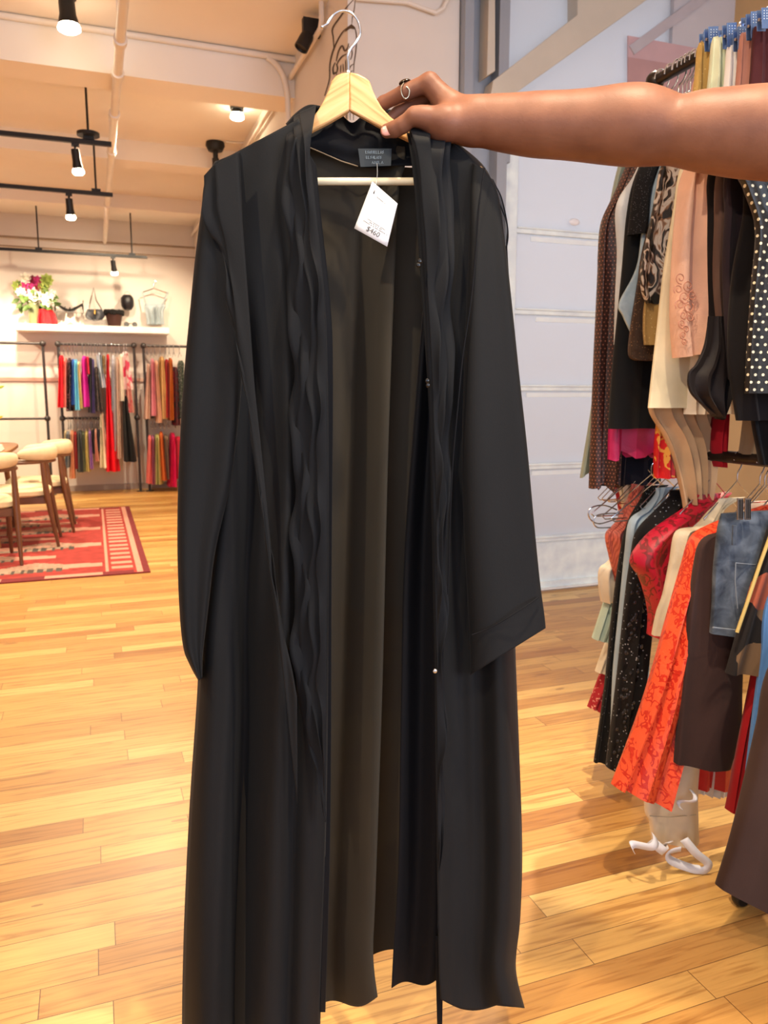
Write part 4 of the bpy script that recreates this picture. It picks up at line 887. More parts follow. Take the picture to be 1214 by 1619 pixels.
near('crimson_brocade_top', 1.68, zl, [(1085, 806), (1030, 842), (998, 884), (1013, 915), (1024, 950), (1028, 975), (1028, 1005)], cloth('crimson_brocade', (184, 16, 50), 'brocade', (120, 20, 30), 20., satin=True), 'crimson brocade top with pointed cap sleeve on the lower rail', 'top', right=[(1150, 780), (1080, 842), (1066, 884), (1060, 915), (1052, 950), (1048, 975), (1040, 1005)], short='crimson brocade top', cnt=1, thick=.03)
near('cream_embroidered_blouse', 1.59, zl, [(1100, 834), (1070, 842), (1060, 890), (1050, 940), (1040, 970), (1033, 1005)], cloth('champagne_satin', (214, 204, 180), satin=True), 'champagne satin blouse sleeve between crimson top and orange brocade', 'top', rf=-.5, short='champagne satin blouse')
near('orange_brocade_dress', 1.45, zl, [(1128, 832), (1098, 852), (1084, 900), (1060, 980), (1036, 1060), (1008, 1140), (967, 1240)], cloth('orange_brocade', (230, 84, 46), 'brocade', (196, 44, 24), 24., satin=True), 'shiny orange-red brocade robe flaring to the lower left', 'dress', right=[(1160, 830), (1130, 856), (1112, 900), (1098, 980), (1090, 1060), (1080, 1140), (1048, 1272)], short='orange-red brocade robe', thick=.035, cnt=2, amp=.012)
near('red_lined_skirt', 1.50, zl, [(1110, 1000), (1080, 1120), (1068, 1243)], cloth('red_lining', (200, 28, 22), satin=True), 'plain red skirt hem below the dark brown coat', 'skirt', right=[(1170, 1000), (1168, 1120), (1165, 1244)], short='plain red skirt')
tr_ = near('cream_wide_trousers', 1.49, zl, [(1060, 1000), (1035, 1150), (1020, 1270), (1028, 1300), (1032, 1334)], cloth('cream_cotton', (232, 216, 188)), 'cream cotton trousers with ribbon ties nearly touching the floor', 'trousers', right=[(1120, 1000), (1112, 1150), (1103, 1250), (1103, 1300), (1104, 1330)], short='cream cotton trousers', cnt=1, amp=.005)
hq2 = hitY(1.49-.03); MB().tube([hq2(1027, 1290), hq2(1060, 1292), hq2(1100, 1288)], .0012, 6).build('cuff_seam', plain('cream_seam', (200, 186, 158), .7), tr_)
wr = plain('white_ribbon', (228, 230, 240), .5); hT = hitY(1.42)
def ribbon3(pts, w_, nm, par, mt, n=40):
    q = catmull(pts, n); m = MB(); vs = []
    for i, p in enumerate(q):
        a = q[max(i-1, 0)]; b = q[min(i+1, n-1)]; d = Vector(hT(*b))-Vector(hT(*a)); d.normalize(); s_ = d.cross(Vector((0, 1, 0))).normalized()
        P0 = hT(*p)+Vector((0, -.02*math.sin(i/n*6.28), 0)); P0.z = max(P0.z, .004+w_*.5*abs(s_.z)); vs += [P0+s_*w_*.5, P0-s_*w_*.5+Vector((0, .008, 0))]
    m.add(vs, [(2*i, 2*i+1, 2*i+3, 2*i+2) for i in range(n-1)]); return m.build(nm, mt, par, solid=.0012)
ribbon3([(1036, 1322), (1024, 1334), (1012, 1342), (1004, 1347)], .018, 'ribbon_tie', tr_, wr)
ribbon3([(1030, 1330), (1045, 1342), (1060, 1346), (1064, 1334)], .022, 'ribbon_tie', tr_, wr)
ribbon3([(1083, 1328), (1095, 1345), (1112, 1360), (1108, 1374), (1092, 1375), (1070, 1368), (1066, 1356), (1080, 1345)], .02, 'ribbon_tie', tr_, wr)
ribbon3([(1094, 1250), (1088, 1268), (1080, 1281)], .006, 'drawstring', tr_, wr)
near('pleated_underskirt', 1.515, zl, [(1120, 1000), (1108, 1150), (1100, 1252)], cloth('white_pleats', (232, 224, 214)), 'white pleated underskirt peeking below the plain red skirt', 'skirt', right=[(1170, 1000), (1166, 1150), (1157, 1258)], short='white pleated underskirt', cnt=9, amp=.006)
near('dark_brown_coat', 1.41, zl, [(1150, 838), (1112, 856), (1100, 900), (1090, 980), (1080, 1080), (1074, 1150), (1069, 1208)], cloth('dark_brown_wool', (58, 40, 38)), 'dark brown wool coat right of the orange brocade', 'coat', right=[(1190, 830), (1180, 856), (1172, 900), (1170, 980), (1168, 1080), (1166, 1150), (1150, 1210)], short='dark brown wool coat', cnt=1, thick=.03)
sh = near('denim_shorts', 1.36, 0, [(1140, 812), (1136, 840), (1130, 900), (1128, 960), (1125, 1002)], cloth('dark_denim', (44, 52, 66), 'denim', (92, 102, 116), 26.), 'dark blue denim shorts with turned hem hanging from a clip', 'shorts', right=[(1240, 806), (1238, 840), (1236, 900), (1234, 960), (1232, 1004)], top=False, cnt=1, amp=.004, thick=.03)
hN = hitY(1.36-.034); th = plain('denim_thread', (120, 128, 138), .7)
MB().tube([hN(1163, 890), hN(1162, 920), hN(1166, 962)], .0012, 6).tube([hN(1163, 890), hN(1194, 893)], .0012, 6).build('pocket_stitching', th, sh)
MB().tube([hN(1127, 992), hN(1160, 996), hN(1205, 998)], .0022, 6).build('hem_stitching', th, sh)
m = MB(); m.prism([hN(1157, 830), hN(1163, 830), hN(1162, 862), (hN(1156, 862))], (0, -.004, 0)); m.build('belt_loop', MC['dark_denim'], sh, smooth=False, bevel=.001)
for px in (1171, 1183):
    hh = hitY(1.32); t = empty('hanger_clip', hh(px, 800), f'striped steel clip on the denim shorts, {"left" if px < 1175 else "right"} one of the two', 'clip', 'clips on the denim shorts')
    MB().prism([hh(px-4.5, 788), hh(px+4.5, 788), hh(px+4.5, 822), hh(px-4.5, 822)], (0, .004, 0)).build('jaw', plain('striped_steel', (130, 122, 118), .3, metal=.8), t, smooth=False, bevel=.001)
    m = MB()
    for k in range(3): m.prism([hh(px-3+2.6*k, 790), hh(px-2+2.6*k, 790), hh(px-2+2.6*k, 820), hh(px-3+2.6*k, 820)], (0, -.0012, 0))
    m.build('groove_pattern', blk, t, smooth=False)
near_hanger(1.375, zl, 'black', 'black clip hanger carrying the dark denim shorts', 'hangers on the near rack')
near('crimson_dress', 1.33, zl, [(1205, 1000), (1186, 1090), (1168, 1180), (1153, 1283)], cloth('crimson_wool', (150, 18, 26)), 'crimson dress with a slanting hem left of the blue one', 'dress', right=[(1250, 1000), (1250, 1090), (1245, 1180), (1172, 1290)], short='crimson dress')
near('blue_dress', 1.29, zl, [(1214, 950), (1204, 1040), (1192, 1130), (1180, 1225)], cloth('cornflower', (92, 140, 204)), 'cornflower blue dress showing as a narrow strip near the right edge', 'dress', rf=.4, short='cornflower blue dress')
near('patchwork_dress', 1.31, zl, [(1222, 830), (1200, 890), (1180, 950), (1162, 1010), (1147, 1064)], cloth('patchwork', (112, 88, 66), 'patch', (30, 26, 26), 7., rgb3=(150, 78, 58)), 'brown, black and rust patchwork dress with yellow edge right of the shorts', 'dress', right=[(1260, 820), (1250, 890), (1240, 950), (1235, 1010), (1230, 1068)], short='patchwork dress', cnt=1)
m = MB(); hq = hitY(1.31-.022); m.tube([hq(1223, 832), hq(1202, 890), hq(1182, 950), hq(1165, 1000)], .004, 8); e_ = m.build('yellow_binding', plain('mustard_binding', (190, 164, 96), .7)); tag(e_, 'mustard yellow braid along the edge of the patchwork dress', 'trim')
near('brown_flared_skirt', 1.17, zl, [(1226, 1060), (1205, 1150), (1184, 1240), (1162, 1330), (1139, 1405)], cloth('chocolate_wool', (58, 40, 34)), 'big chocolate brown flared skirt, nearest at the bottom right', 'skirt', right=[(1330, 1060), (1340, 1150), (1350, 1240), (1360, 1330), (1340, 1490)], short='chocolate brown flared skirt', cnt=2, thick=.05, amp=.015)
for y, w_ in ((1.98, 'farthest'), (1.93, 'middle'), (1.88, 'nearest')): near_hanger(y, zl, 'wire', w_+' of three bare chrome hangers at the far end of the lower rail', 'bare hangers at the lower far end')
m = MB(); hh = hitY(1.93)
m.tube([hh(975, 806), hh(955, 799), hh(936, 802), hh(930, 811), (hh(934, 822)), hh(948, 828), hh(975, 820)], .0022, 8, smooth=40)
tag(m.build('loop_hanger', sil), 'rounded chrome hanger end sticking out left of the lower garments', 'hanger')
m = MB(); hh = hitY(1.90); m.tube([hh(985, 812), hh(960, 812), hh(942, 816), hh(938, 826), hh(945, 834), hh(965, 834)], .0022, 8, smooth=40)
tag(m.build('loop_hanger', sil), 'second rounded chrome hanger end just below the first, lower rack', 'hanger')

# ================================================================== THE BLACK ROBE
def PG(px, py, off=0.): return hitG(off)(px, py)
def g(u, c, w_): return math.exp(-((u-c)/w_)**2)
def sheetG(rows, off, nu=40, nv=110, hem=None):
    q = catmull(rows, nv); vs = []; fs = []
    for j, (xl, yl, xr, yr) in enumerate(q):
        v = j/(nv-1)
        for k in range(nu):
            u = k/(nu-1); P_ = PG(xl+(xr-xl)*u, yl+(yr-yl)*u, off(u, v))
            if hem: P_.z += hem(u)*v**14
            vs.append(P_)
    for j in range(nv-1):
        for k in range(nu-1): a = j*nu+k; fs.append((a, a+1, a+nu+1, a+nu))
    m = MB(); m.add(vs, fs); return m
def black_cloth(name, rgb, alpha=1., rough=.72, sheen=.04, tint=(.6, .62, .7, 1)):
    m = N(name); c = srgb(*rgb); co = m.coord((1, 1, .35)); no = m.n('ShaderNodeTexNoise', i_Scale=5., i_Detail=4.); m.l(co, 0, no, 0)
    r = m.ramp(no.outputs[0], [(.3, tuple(x*.8 for x in c[:3])+(1,)), (.7, tuple(x*1.2 for x in c[:3])+(1,))]); m.l(r, 0, m.b, 'Base Color')
    m.set(Roughness=rough); m.b.inputs['Sheen Weight'].default_value = sheen; m.b.inputs['Sheen Roughness'].default_value = .4; m.b.inputs['Sheen Tint'].default_value = tint
    m.b.inputs['Specular IOR Level'].default_value = .16
    wv = m.n('ShaderNodeTexNoise', i_Scale=500., i_Detail=2.); m.l(m.coord(), 0, wv, 0); m.bump(wv.outputs[0], .15, .001)
    m.b.inputs['Alpha'].default_value = alpha; return m.m
bk = black_cloth('black_crepe_cloth', (26, 27, 29)); bk2 = black_cloth('black_crepe_ruffle', (21, 23, 27)); bkb = black_cloth('sheer_black_cloth', (54, 50, 43), .93, .75, .08, (.8, .7, .6, 1))
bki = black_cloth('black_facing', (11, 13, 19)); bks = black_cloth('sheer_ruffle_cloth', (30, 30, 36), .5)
robe = empty('long_black_robe', PG(560, 1600), 'long open black robe with ruffled front edges and wide sleeves, on a wooden hanger', 'robe')
def rpart(m, name, mt, solid=.0014): return m.build(name, mt, robe, solid=solid, sharp=180)
fl_off = lambda u, v: .030-.075*(1-min(1, u/.16))**2 + (.004+.015*sstep(.1, .9, v))*(math.sin(6.28*(1.55*u+.1)+1.2-v*1.3)) - .048*sstep(.2, .5, v)*g(u, .25+.16*v, .075) - .022*g(u, .68+.1*v, .05)*sstep(.0, .5, v)+.010*math.sin(6.28*(3.1*u)+v*3)*sstep(.1, .6, v)
rpart(sheetG([(345, 256, 472, 188), (328, 300, 490, 250), (329, 380, 500, 340), (338, 480, 513, 470), (343, 600, 518, 600), (340, 760, 520, 760), (326, 900, 520, 900), (316, 1000, 519, 1000), (312, 1100, 518, 1100),
              (301, 1260, 516, 1260), (293, 1420, 512, 1420), (289, 1550, 508, 1550), (288, 1640, 505, 1652)], fl_off), 'front_panel', bk)
fr_off = lambda u, v: .030-.055*(1-sstep(.01, .10, v))*(1-u)-.075*(1-min(1, (1-u)/.16))**2 + (.003+.009*sstep(.1, .9, v))*math.sin(6.28*(1.2*u+.3)-v) - .015*g(u, .35, .1)*sstep(.2, .6, v)+.008*math.sin(6.28*(2.7*u)+v*2)*sstep(.1, .6, v)
rpart(sheetG([(636, 184, 722, 226), (646, 225, 768, 268), (655, 300, 788, 330), (662, 400, 795, 420), (670, 520, 792, 540), (678, 650, 800, 660), (682, 800, 805, 800), (685, 950, 812, 950), (687, 1050, 815, 1050), (688, 1180, 820, 1180),
              (690, 1320, 825, 1340), (692, 1450, 822, 1450), (694, 1540, 815, 1530), (697, 1580, 829, 1594)], fr_off, hem=lambda u: -.016*math.sin(3.14*min(1, u*1.5))), 'front_panel', bk)
bl = lambda u, v: -.035-.02*math.sin(6.28*(1.7*u)+.5)*sstep(.05, .5, v)-.025*g(u, .78, .06)*sstep(.1, .4, v)+.02*sstep(.85, 1, u)
rpart(sheetG([(470, 216, 640, 232), (400, 240, 640, 262), (345, 330, 630, 310), (348, 480, 622, 480), (350, 700, 614, 700), (335, 900, 609, 900), (322, 1100, 604, 1100), (306, 1400, 594, 1400), (300, 1530, 590, 1508), (298, 1632, 597, 1577)], bl, nu=60,
             hem=lambda u: .012*math.sin(u*19)), 'back_panel', bkb)
br_ = lambda u, v: -.058-.018*math.sin(6.28*(1.6*u)+2.)*sstep(.05, .5, v)
rpart(sheetG([(600, 262, 762, 272), (600, 400, 785, 400), (596, 700, 788, 700), (590, 1000, 800, 1000), (586, 1300, 812, 1300), (584, 1450, 808, 1450), (584, 1512, 806, 1488)], br_, hem=lambda u: .01*math.sin(u*11)), 'back_panel', bkb)
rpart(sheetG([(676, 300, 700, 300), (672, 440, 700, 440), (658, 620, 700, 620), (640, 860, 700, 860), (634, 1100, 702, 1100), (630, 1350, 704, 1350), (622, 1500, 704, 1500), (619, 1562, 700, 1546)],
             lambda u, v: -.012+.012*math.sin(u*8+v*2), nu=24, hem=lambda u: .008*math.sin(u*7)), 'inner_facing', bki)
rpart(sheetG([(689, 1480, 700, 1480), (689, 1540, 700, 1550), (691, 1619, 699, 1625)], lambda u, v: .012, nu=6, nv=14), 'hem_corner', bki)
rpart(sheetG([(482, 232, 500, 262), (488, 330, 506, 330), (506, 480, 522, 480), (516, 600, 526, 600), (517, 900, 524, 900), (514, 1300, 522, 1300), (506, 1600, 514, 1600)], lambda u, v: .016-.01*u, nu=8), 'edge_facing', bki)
# back collar band and neckline seam
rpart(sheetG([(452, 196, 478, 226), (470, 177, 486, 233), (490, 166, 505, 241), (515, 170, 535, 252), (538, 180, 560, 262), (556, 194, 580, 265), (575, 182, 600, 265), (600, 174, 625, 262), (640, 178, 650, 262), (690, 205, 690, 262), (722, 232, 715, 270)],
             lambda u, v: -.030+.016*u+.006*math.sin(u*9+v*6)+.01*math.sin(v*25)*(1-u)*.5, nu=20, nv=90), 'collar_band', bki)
MB().tube([PG(484, 231, .0), PG(510, 242, -.004), PG(540, 255, -.008), PG(566, 263, -.01)], .0009, 6).build('neck_seam', plain('seam_thread', (120, 104, 84), .7), robe)
# sleeves: closed tubes of cloth
def sleeveG(rows, base, thick, seed, nu=26, nv=80, cnt=1.4, amp=.008):
    q = catmull(rows, nv); vs = []; fs = []; L = 2*nu; r = random.Random(seed); p1 = r.uniform(0, 6)
    for j, (xl, yl, xr, yr) in enumerate(q):
        v = j/(nv-1); T = thick*(.35+.65*sstep(0, .3, v))
        for k in range(L):
            an = 2*math.pi*k/L; u = .5-.5*math.cos(an); fr = 1 if math.sin(an) >= 0 else -1; p = abs(math.sin(an))**.75
            f = math.sin(6.28*cnt*u+p1-v*1.5); off = base+fr*T*p+amp*f*min(1, p*1.5)*sstep(0, .3, v)
            vs.append(PG(xl+(xr-xl)*u, yl+(yr-yl)*u, off))
    for j in range(nv-1):
        for k in range(L): fs.append((j*L+k, j*L+(k+1) % L, (j+1)*L+(k+1) % L, (j+1)*L+k))
    m = MB(); m.add(vs, fs); return m
rpart(sleeveG([(340, 256, 378, 240), (324, 290, 380, 275), (319, 330, 382, 330), (310, 400, 384, 400), (302, 480, 386, 480), (291, 600, 382, 600), (283, 740, 366, 750), (281, 860, 340, 870), (284, 960, 330, 950), (290, 1022, 324, 1000), (300, 1050, 320, 1035), (314, 1076, 319, 1072)], .030, .026, 3, cnt=1.2, amp=.006), 'sleeve', bk)
rpart(sleeveG([(748, 258, 766, 268), (744, 300, 786, 305), (742, 380, 798, 385), (738, 470, 808, 475), (734, 580, 820, 590), (731, 700, 833, 710), (733, 820, 844, 830), (738, 920, 853, 920), (743, 1010, 860, 972), (744, 1067, 862, 993)], .034, .026, 8, cnt=.9, amp=.007), 'sleeve', bk)
# long ruffles
def ribG(line, half, off, seed, period=.13, wav=.003, mt=None, name='ruffle', nu=7, nv=150, amp=1., taper=0):
    r = random.Random(seed); p1 = r.uniform(0, 6.28); p2 = r.uniform(0, 6.28); q = catmull(line, nv); vs = []; fs = []; ln = 0; last = None
    for j, (x, y) in enumerate(q):
        P0 = PG(x, y)
        if last is not None: ln += (P0-last).length
        last = P0; v = j/(nv-1); w_ = half*(1+amp*(.45*math.sin(ln/period*6.28+p1)+.2*math.sin(ln/period*11+p2))); s_ = half*.4*amp*math.sin(ln/period*5+p2)
        if taper: w_ *= min(1, (1-v)/taper+.1)
        for k in range(nu):
            u = k/(nu-1)*2-1; vs.append(PG(x+s_+u*w_, y, off+wav*math.sin(ln/period*6.28+p2+u*1.3)+.003*(1-u*u)))
    for j in range(nv-1):
        for k in range(nu-1): a = j*nu+k; fs.append((a, a+1, a+nu+1, a+nu))
    m = MB(); m.add(vs, fs); return rpart(m, name, mt or bk2, .001)
def layer(wavy, straight, off, seed, amp=5., period=.17, name='ruffle', mt=None, nv=170, nu=9, fade=.1, edge=.006, tuck=0.):
    """ruffle layer: one free wavy edge, the other edge caught in the seam"""
    r = random.Random(seed); p1 = r.uniform(0, 6.28); p2 = r.uniform(0, 6.28); A_ = catmull(wavy, nv); B_ = catmull(straight, nv); vs = []; fs = []; ln = 0; last = None
    for j in range(nv):
        v = j/(nv-1); P0 = PG(*A_[j])
        if last is not None: ln += (P0-last).length
        last = P0; sh = amp*(math.sin(ln/period*6.28+p1)+.45*math.sin(ln/period*11.3+p2)); fd = min(1, (1-v)/fade+.02) if fade else 1
        xa = B_[j][0]+(A_[j][0]+sh-B_[j][0])*fd
        for k in range(nu):
            u = k/(nu-1); x = xa*(1-u)+B_[j][0]*u; y = A_[j][1]*(1-u)+B_[j][1]*u
            vs.append(PG(x, y, off-tuck*(1-sstep(0, .07, v))+(1-u)**2*edge*math.sin(ln/period*6.28+p2)+.003*(1-u)))
    for j in range(nv-1):
        for k in range(nu-1): a = j*nu+k; fs.append((a, a+1, a+nu+1, a+nu))
    m = MB(); m.add(vs, fs); return rpart(m, name, mt or bk2, .0008)
seamL = [(376, 240), (380, 300), (384, 359), (390, 438), (396, 520), (403, 614), (412, 700), (422, 800), (430, 900), (440, 1000), (452, 1100), (462, 1200), (470, 1270)]
layer([(322, 278), (320, 330), (330, 366), (348, 392), (356, 430), (360, 480), (372, 540), (384, 600), (396, 675), (410, 745), (414, 820), (426, 900), (436, 1000)], [(344, 254), (346, 320), (362, 380), (370, 430), (374, 480), (386, 540), (400, 610), (410, 690), (420, 780), (428, 860), (434, 930), (440, 980), (446, 1030)], .066, 1, 1.5, .12, 'shoulder_ruffle', bk, fade=.2)
layer([(338, 262), (340, 300), (342, 330), (355, 381), (364, 430), (368, 480), (376, 540), (386, 610), (398, 690), (410, 780), (424, 880), (436, 990), (450, 1100)], seamL, .070, 2, 1.6, .16, 'shoulder_ruffle', bk, fade=.15, edge=.003)
opL = [(487, 178), (490, 240), (496, 300), (504, 380), (512, 460), (516, 560), (517, 700), (517, 900), (516, 1100), (515, 1290)]
for xs, ye, of, sd_, am in (((452, 450, 450, 452, 456, 459, 462, 463, 464, 468), 1245, .050, 3, 4.5), ((462, 461, 462, 466, 470, 472, 474, 476, 476, 480), 1300, .056, 4, 4.5),
                        ((470, 470, 474, 481, 487, 489, 488, 489, 490, 495), 1230, .062, 5, 4.5), ((478, 479, 484, 493, 500, 503, 502, 503, 504, 508), 1290, .068, 6, 3.5)):
    ys = [196-6*(sd_-3), 245, 300, 380, 460, 560, 700, 900, 1100, ye]
    layer(list(zip(xs, ys)), [(500, 166)]+[(x, min(y, ye)) for x, y in opL[1:-1]]+[(515, ye)], of, sd_, am, .185, fade=.12, tuck=.075)
opR = [(642, 182), (660, 280), (666, 380), (672, 480), (676, 600), (682, 760), (686, 920), (689, 1080), (691, 1260), (692, 1460)]
for xs, ye, of, sd_, am in (((712, 716, 716, 716, 716, 710, 706, 704, 704, 702), 1470, .046, 7, 3), ((698, 704, 706, 706, 704, 702, 702, 702, 701, 699), 1400, .052, 8, 4), ((680, 688, 692, 694, 692, 694, 696, 696, 696, 696), 1000, .058, 9, 3.5)):
    ys = [180, 290, 380, 480, 600, 760, 920, 1080, 1260, 1460]; k_ = ye/1460
    layer([(x, 180+(y-180)*k_) for x, y in zip(xs, ys)], [(x, 180+(y-180)*k_) for x, y in opR], of, sd_, am, .2, fade=.12, tuck=.09)
# sheer frill standing off the far shoulder
rpart(sheetG([(772, 280, 780, 284), (778, 300, 792, 312), (784, 330, 799, 345), (786, 360, 803, 372), (784, 390, 799, 402), (782, 405, 788, 410)], lambda u, v: .02+.01*math.sin(v*9), nu=8, nv=30), 'shoulder_frill', bks, .0006)
MB().tube([PG(778, 286, .02), PG(793, 314, .025), PG(803, 368, .025), PG(797, 403, .02), PG(790, 410, .02)], .0011, 6, smooth=40).build('frill_edge', bki, robe)
MB().tube([PG(788, 318, .028), PG(802, 356, .03), PG(801, 390, .03), PG(806, 470, .03), PG(809, 500, .03)], .0009, 6, smooth=40).build('frill_edge', bki, robe)
MB().tube([PG(766, 266, .058), PG(758, 320, .062), PG(752, 400, .064), PG(744, 480, .066), PG(732, 560, .066), PG(724, 640, .066), PG(714, 760, .066), PG(708, 940, .064)], .0012, 6, smooth=40).build('armhole_seam', bki, robe)
MB().tube([PG(746, 1004, .064), PG(780, 990, .070), PG(820, 966, .068), PG(852, 944, .05)], .0012, 6, smooth=20).build('cuff_seam', bki, robe)
gloss = plain('black_bead', (14, 14, 16), .15)
for px, py in ((664, 413), (662, 419), (676, 602), (677, 609), (688, 1061)): MB().ball(PG(px, py, .072), .0042, 12, (1, .6, 1)).build('snap_button', gloss if py < 1000 else sil, robe)
# woven label
lab = MB(); lab.add([PG(566, 235, -.002), PG(619, 235, -.004), PG(618, 262, -.004), PG(570, 264, -.002)], [(0, 1, 2, 3)])
lo = lab.build('woven_label', plain('dark_teal_label', (18, 30, 38), .5), robe, smooth=False, solid=.0008); lo['label'] = 'dark teal woven label with silver lettering'
m = MB(); r = random.Random(8)
for row, (xa, xb) in enumerate(((578, 606), (579, 602), (588, 604))):
    x = xa; yb0 = 240.5+row*8.2
    while x < xb:
        w_ = r.uniform(1.6, 3.4); k = r.choice((0, 1, 2)); z0 = lambda a, b: PG(a, b, .0006)
        if k == 0: m.tube([z0(x, yb0+2.2), z0(x+w_*.5, yb0-2.2), z0(x+w_, yb0+2.2)], .00028, 5)
        elif k == 1: m.tube([z0(x, yb0-2.2), z0(x, yb0+2.2), z0(x+w_*.8, yb0+2.2)], .00028, 5)
        else: m.tube([z0(x+w_*.8, yb0-2.), z0(x, yb0-.5), z0(x+w_*.8, yb0+.8), z0(x, yb0+2.2)], .00028, 5)
        x += w_+.9
m.build('silver_lettering', plain('silver_thread', (170, 190, 205), .3, metal=.5), lo)

# ================================================================== WOODEN HANGER
def wood(name, ang):
    m = N(name); co = m.coord((1, 1, 1), rot=(0, ang, 0)); mp = m.n('ShaderNodeMapping'); mp.inputs['Scale'].default_value = (4, 4, 46); m.l(co, 0, mp, 0)
    no = m.n('ShaderNodeTexNoise', i_Scale=1.7, i_Detail=6., i_Distortion=1.2); m.l(mp, 0, no, 0)
    r = m.ramp(no.outputs[0], [(.3, srgb(196, 134, 78)), (.48, srgb(226, 176, 118)), (.75, srgb(238, 198, 146))]); m.l(r, 0, m.b, 'Base Color'); m.set(Roughness=.38); m.bump(no.outputs[0], .08); return m.m
hg = empty('wooden_hanger', PG(552, 115), 'pale wooden suit hanger with a chrome hook, held up by the hand', 'hanger')
def hpoly(pts, d=.013, off=.0065): return MB().prism([PG(x, y, off) for x, y in pts], FH*d)
LH = [(552.5, 113.5), (540, 115), (531, 119), (524.5, 127), (520, 140), (512, 158), (502, 175), (490, 190), (476, 203), (440, 222), (400, 240), (350, 262), (350, 274), (400, 256), (440, 238), (480, 213.5), (520, 193), (552.5, 174)]
RH = [(552.5, 113.5), (566, 116), (576, 121), (584, 127), (589, 142), (595, 155), (604, 170), (616, 183), (640, 202), (690, 228), (730, 244), (764, 264), (762, 276), (728, 258), (688, 242), (640, 219), (600, 200), (575, 186), (552.5, 174)]
hpoly(LH).build('hanger_arm', wood('pine_left', .55), hg, bevel=.0025, sharp=30)
hpoly(RH).build('hanger_arm', wood('pine_right', -.6), hg, bevel=.0025, sharp=30)
MB().tube([PG(400, 287, 0), PG(720, 287, 0)], .0058, 16).build('trouser_bar', plain('pale_beech_dowel', (236, 222, 188), .35, var=.05, nscale=30), hg)
MB().tube([PG(551, 116), PG(550.5, 100), PG(549.5, 88), (PG(554, 78)), PG(563, 67), PG(569, 54), PG(568, 40), PG(562, 27), PG(551, 18.5), PG(539, 17.5), PG(528, 23), PG(521, 32), PG(517, 38), PG(510, 42)], .0021, 12, smooth=70).ball(PG(509.5, 42.5), .0032, 10).build('hook', plain('bright_chrome', (215, 222, 232), .12, metal=1.), hg)
MB().lathe(PG(551, 116), [(0, 0), (.004, 0), (.0035, .003), (0, .003)], (0, 0, 1), 12).build('hook_collar', MC['bright_chrome'], hg)
for x, y in ((592, 177), (588, 181), (598, 184)): pass

# ================================================================== PRICE TAG
TO = .045
cBL, cBR, cTR, cTL = (560, 361), (612, 390), (628.5, 322), (588.5, 287)
def TP(s, t, lift=0.):
    x = (cBL[0]*(1-s)+cBR[0]*s)*(1-t)+(cTL[0]*(1-s)+cTR[0]*s)*t; y = (cBL[1]*(1-s)+cBR[1]*s)*(1-t)+(cTL[1]*(1-s)+cTR[1]*s)*t
    return PG(x, y, TO+lift+.004*math.sin(s*3.14)-.003*t)
pt = empty('price_tag', TP(.5, 0), 'white paper price tag hanging on a thread from the collar label', 'price tag')
m = MB(); n = 9; m.add([TP(i/(n-1), j/(n-1)) for j in range(n) for i in range(n)], [(j*n+i, j*n+i+1, (j+1)*n+i+1, (j+1)*n+i) for j in range(n-1) for i in range(n-1)])
m.build('paper_card', plain('white_card', (226, 228, 232), .6, var=.01), pt, solid=.0005)
def text_on(st, s0, t0, size, parent, mt, name, maxw=None, shear=0):
    cu = bpy.data.curves.new('txt', 'FONT'); cu.body = st; cu.size = 1; cu.resolution_u = 3; cu.shear = shear
    ob = bpy.data.objects.new('txt', cu); COL.objects.link(ob); dg = bpy.context.evaluated_depsgraph_get(); me = ob.evaluated_get(dg).to_mesh()
    V = [v.co.copy() for v in me.vertices]; F = [tuple(p.vertices) for p in me.polygons]; ob.to_mesh_clear(); bpy.data.objects.remove(ob)
    m = MB(); m.add([TP(s0+v.x*size, t0+v.y*size*.78, .0012) for v in V], F); return m.build(name, mt, parent, smooth=False)
ink_g = plain('grey_ink', (70, 70, 78), .7); ink_d = plain('pencil_ink', (44, 44, 52), .6)
text_on('$460', .30, .085, .20, pt, ink_d, 'handwritten_price', shear=.2)
m = MB(); r = random.Random(3)   # the small print, too fine to read
for t_, (sa, sb) in ((.30, (.26, .80)), (.265, (.34, .72)), (.225, (.16, .90)), (.80, (.30, .62))):
    s_ = sa
    while s_ < sb:
        w_ = r.uniform(.02, .035); m.add([TP(s_, t_, .0012), TP(s_+w_, t_, .0012), TP(s_+w_, t_+.016, .0012), TP(s_, t_+.016, .0012)], [(0, 1, 2, 3)]); s_ += w_+(.012 if r.random() < .8 else .04)
m.build('small_print', ink_g, pt, smooth=False)
m = MB(); m.add([TP(.15, .82, .0012), TP(.19, .82, .0012), TP(.18, .89, .0012), TP(.16, .89, .0012)], [(0, 1, 2, 3)]); m.build('small_emblem', ink_d, pt, smooth=False)
MB().tube([PG(596, 258, .001), PG(596.5, 270, .006), PG(596, 280, .012), PG(594, 292, .03), TP(.1, .95, .001)], .0005, 6, smooth=24).build('thread', plain('clear_thread', (190, 190, 186), .4), pt)

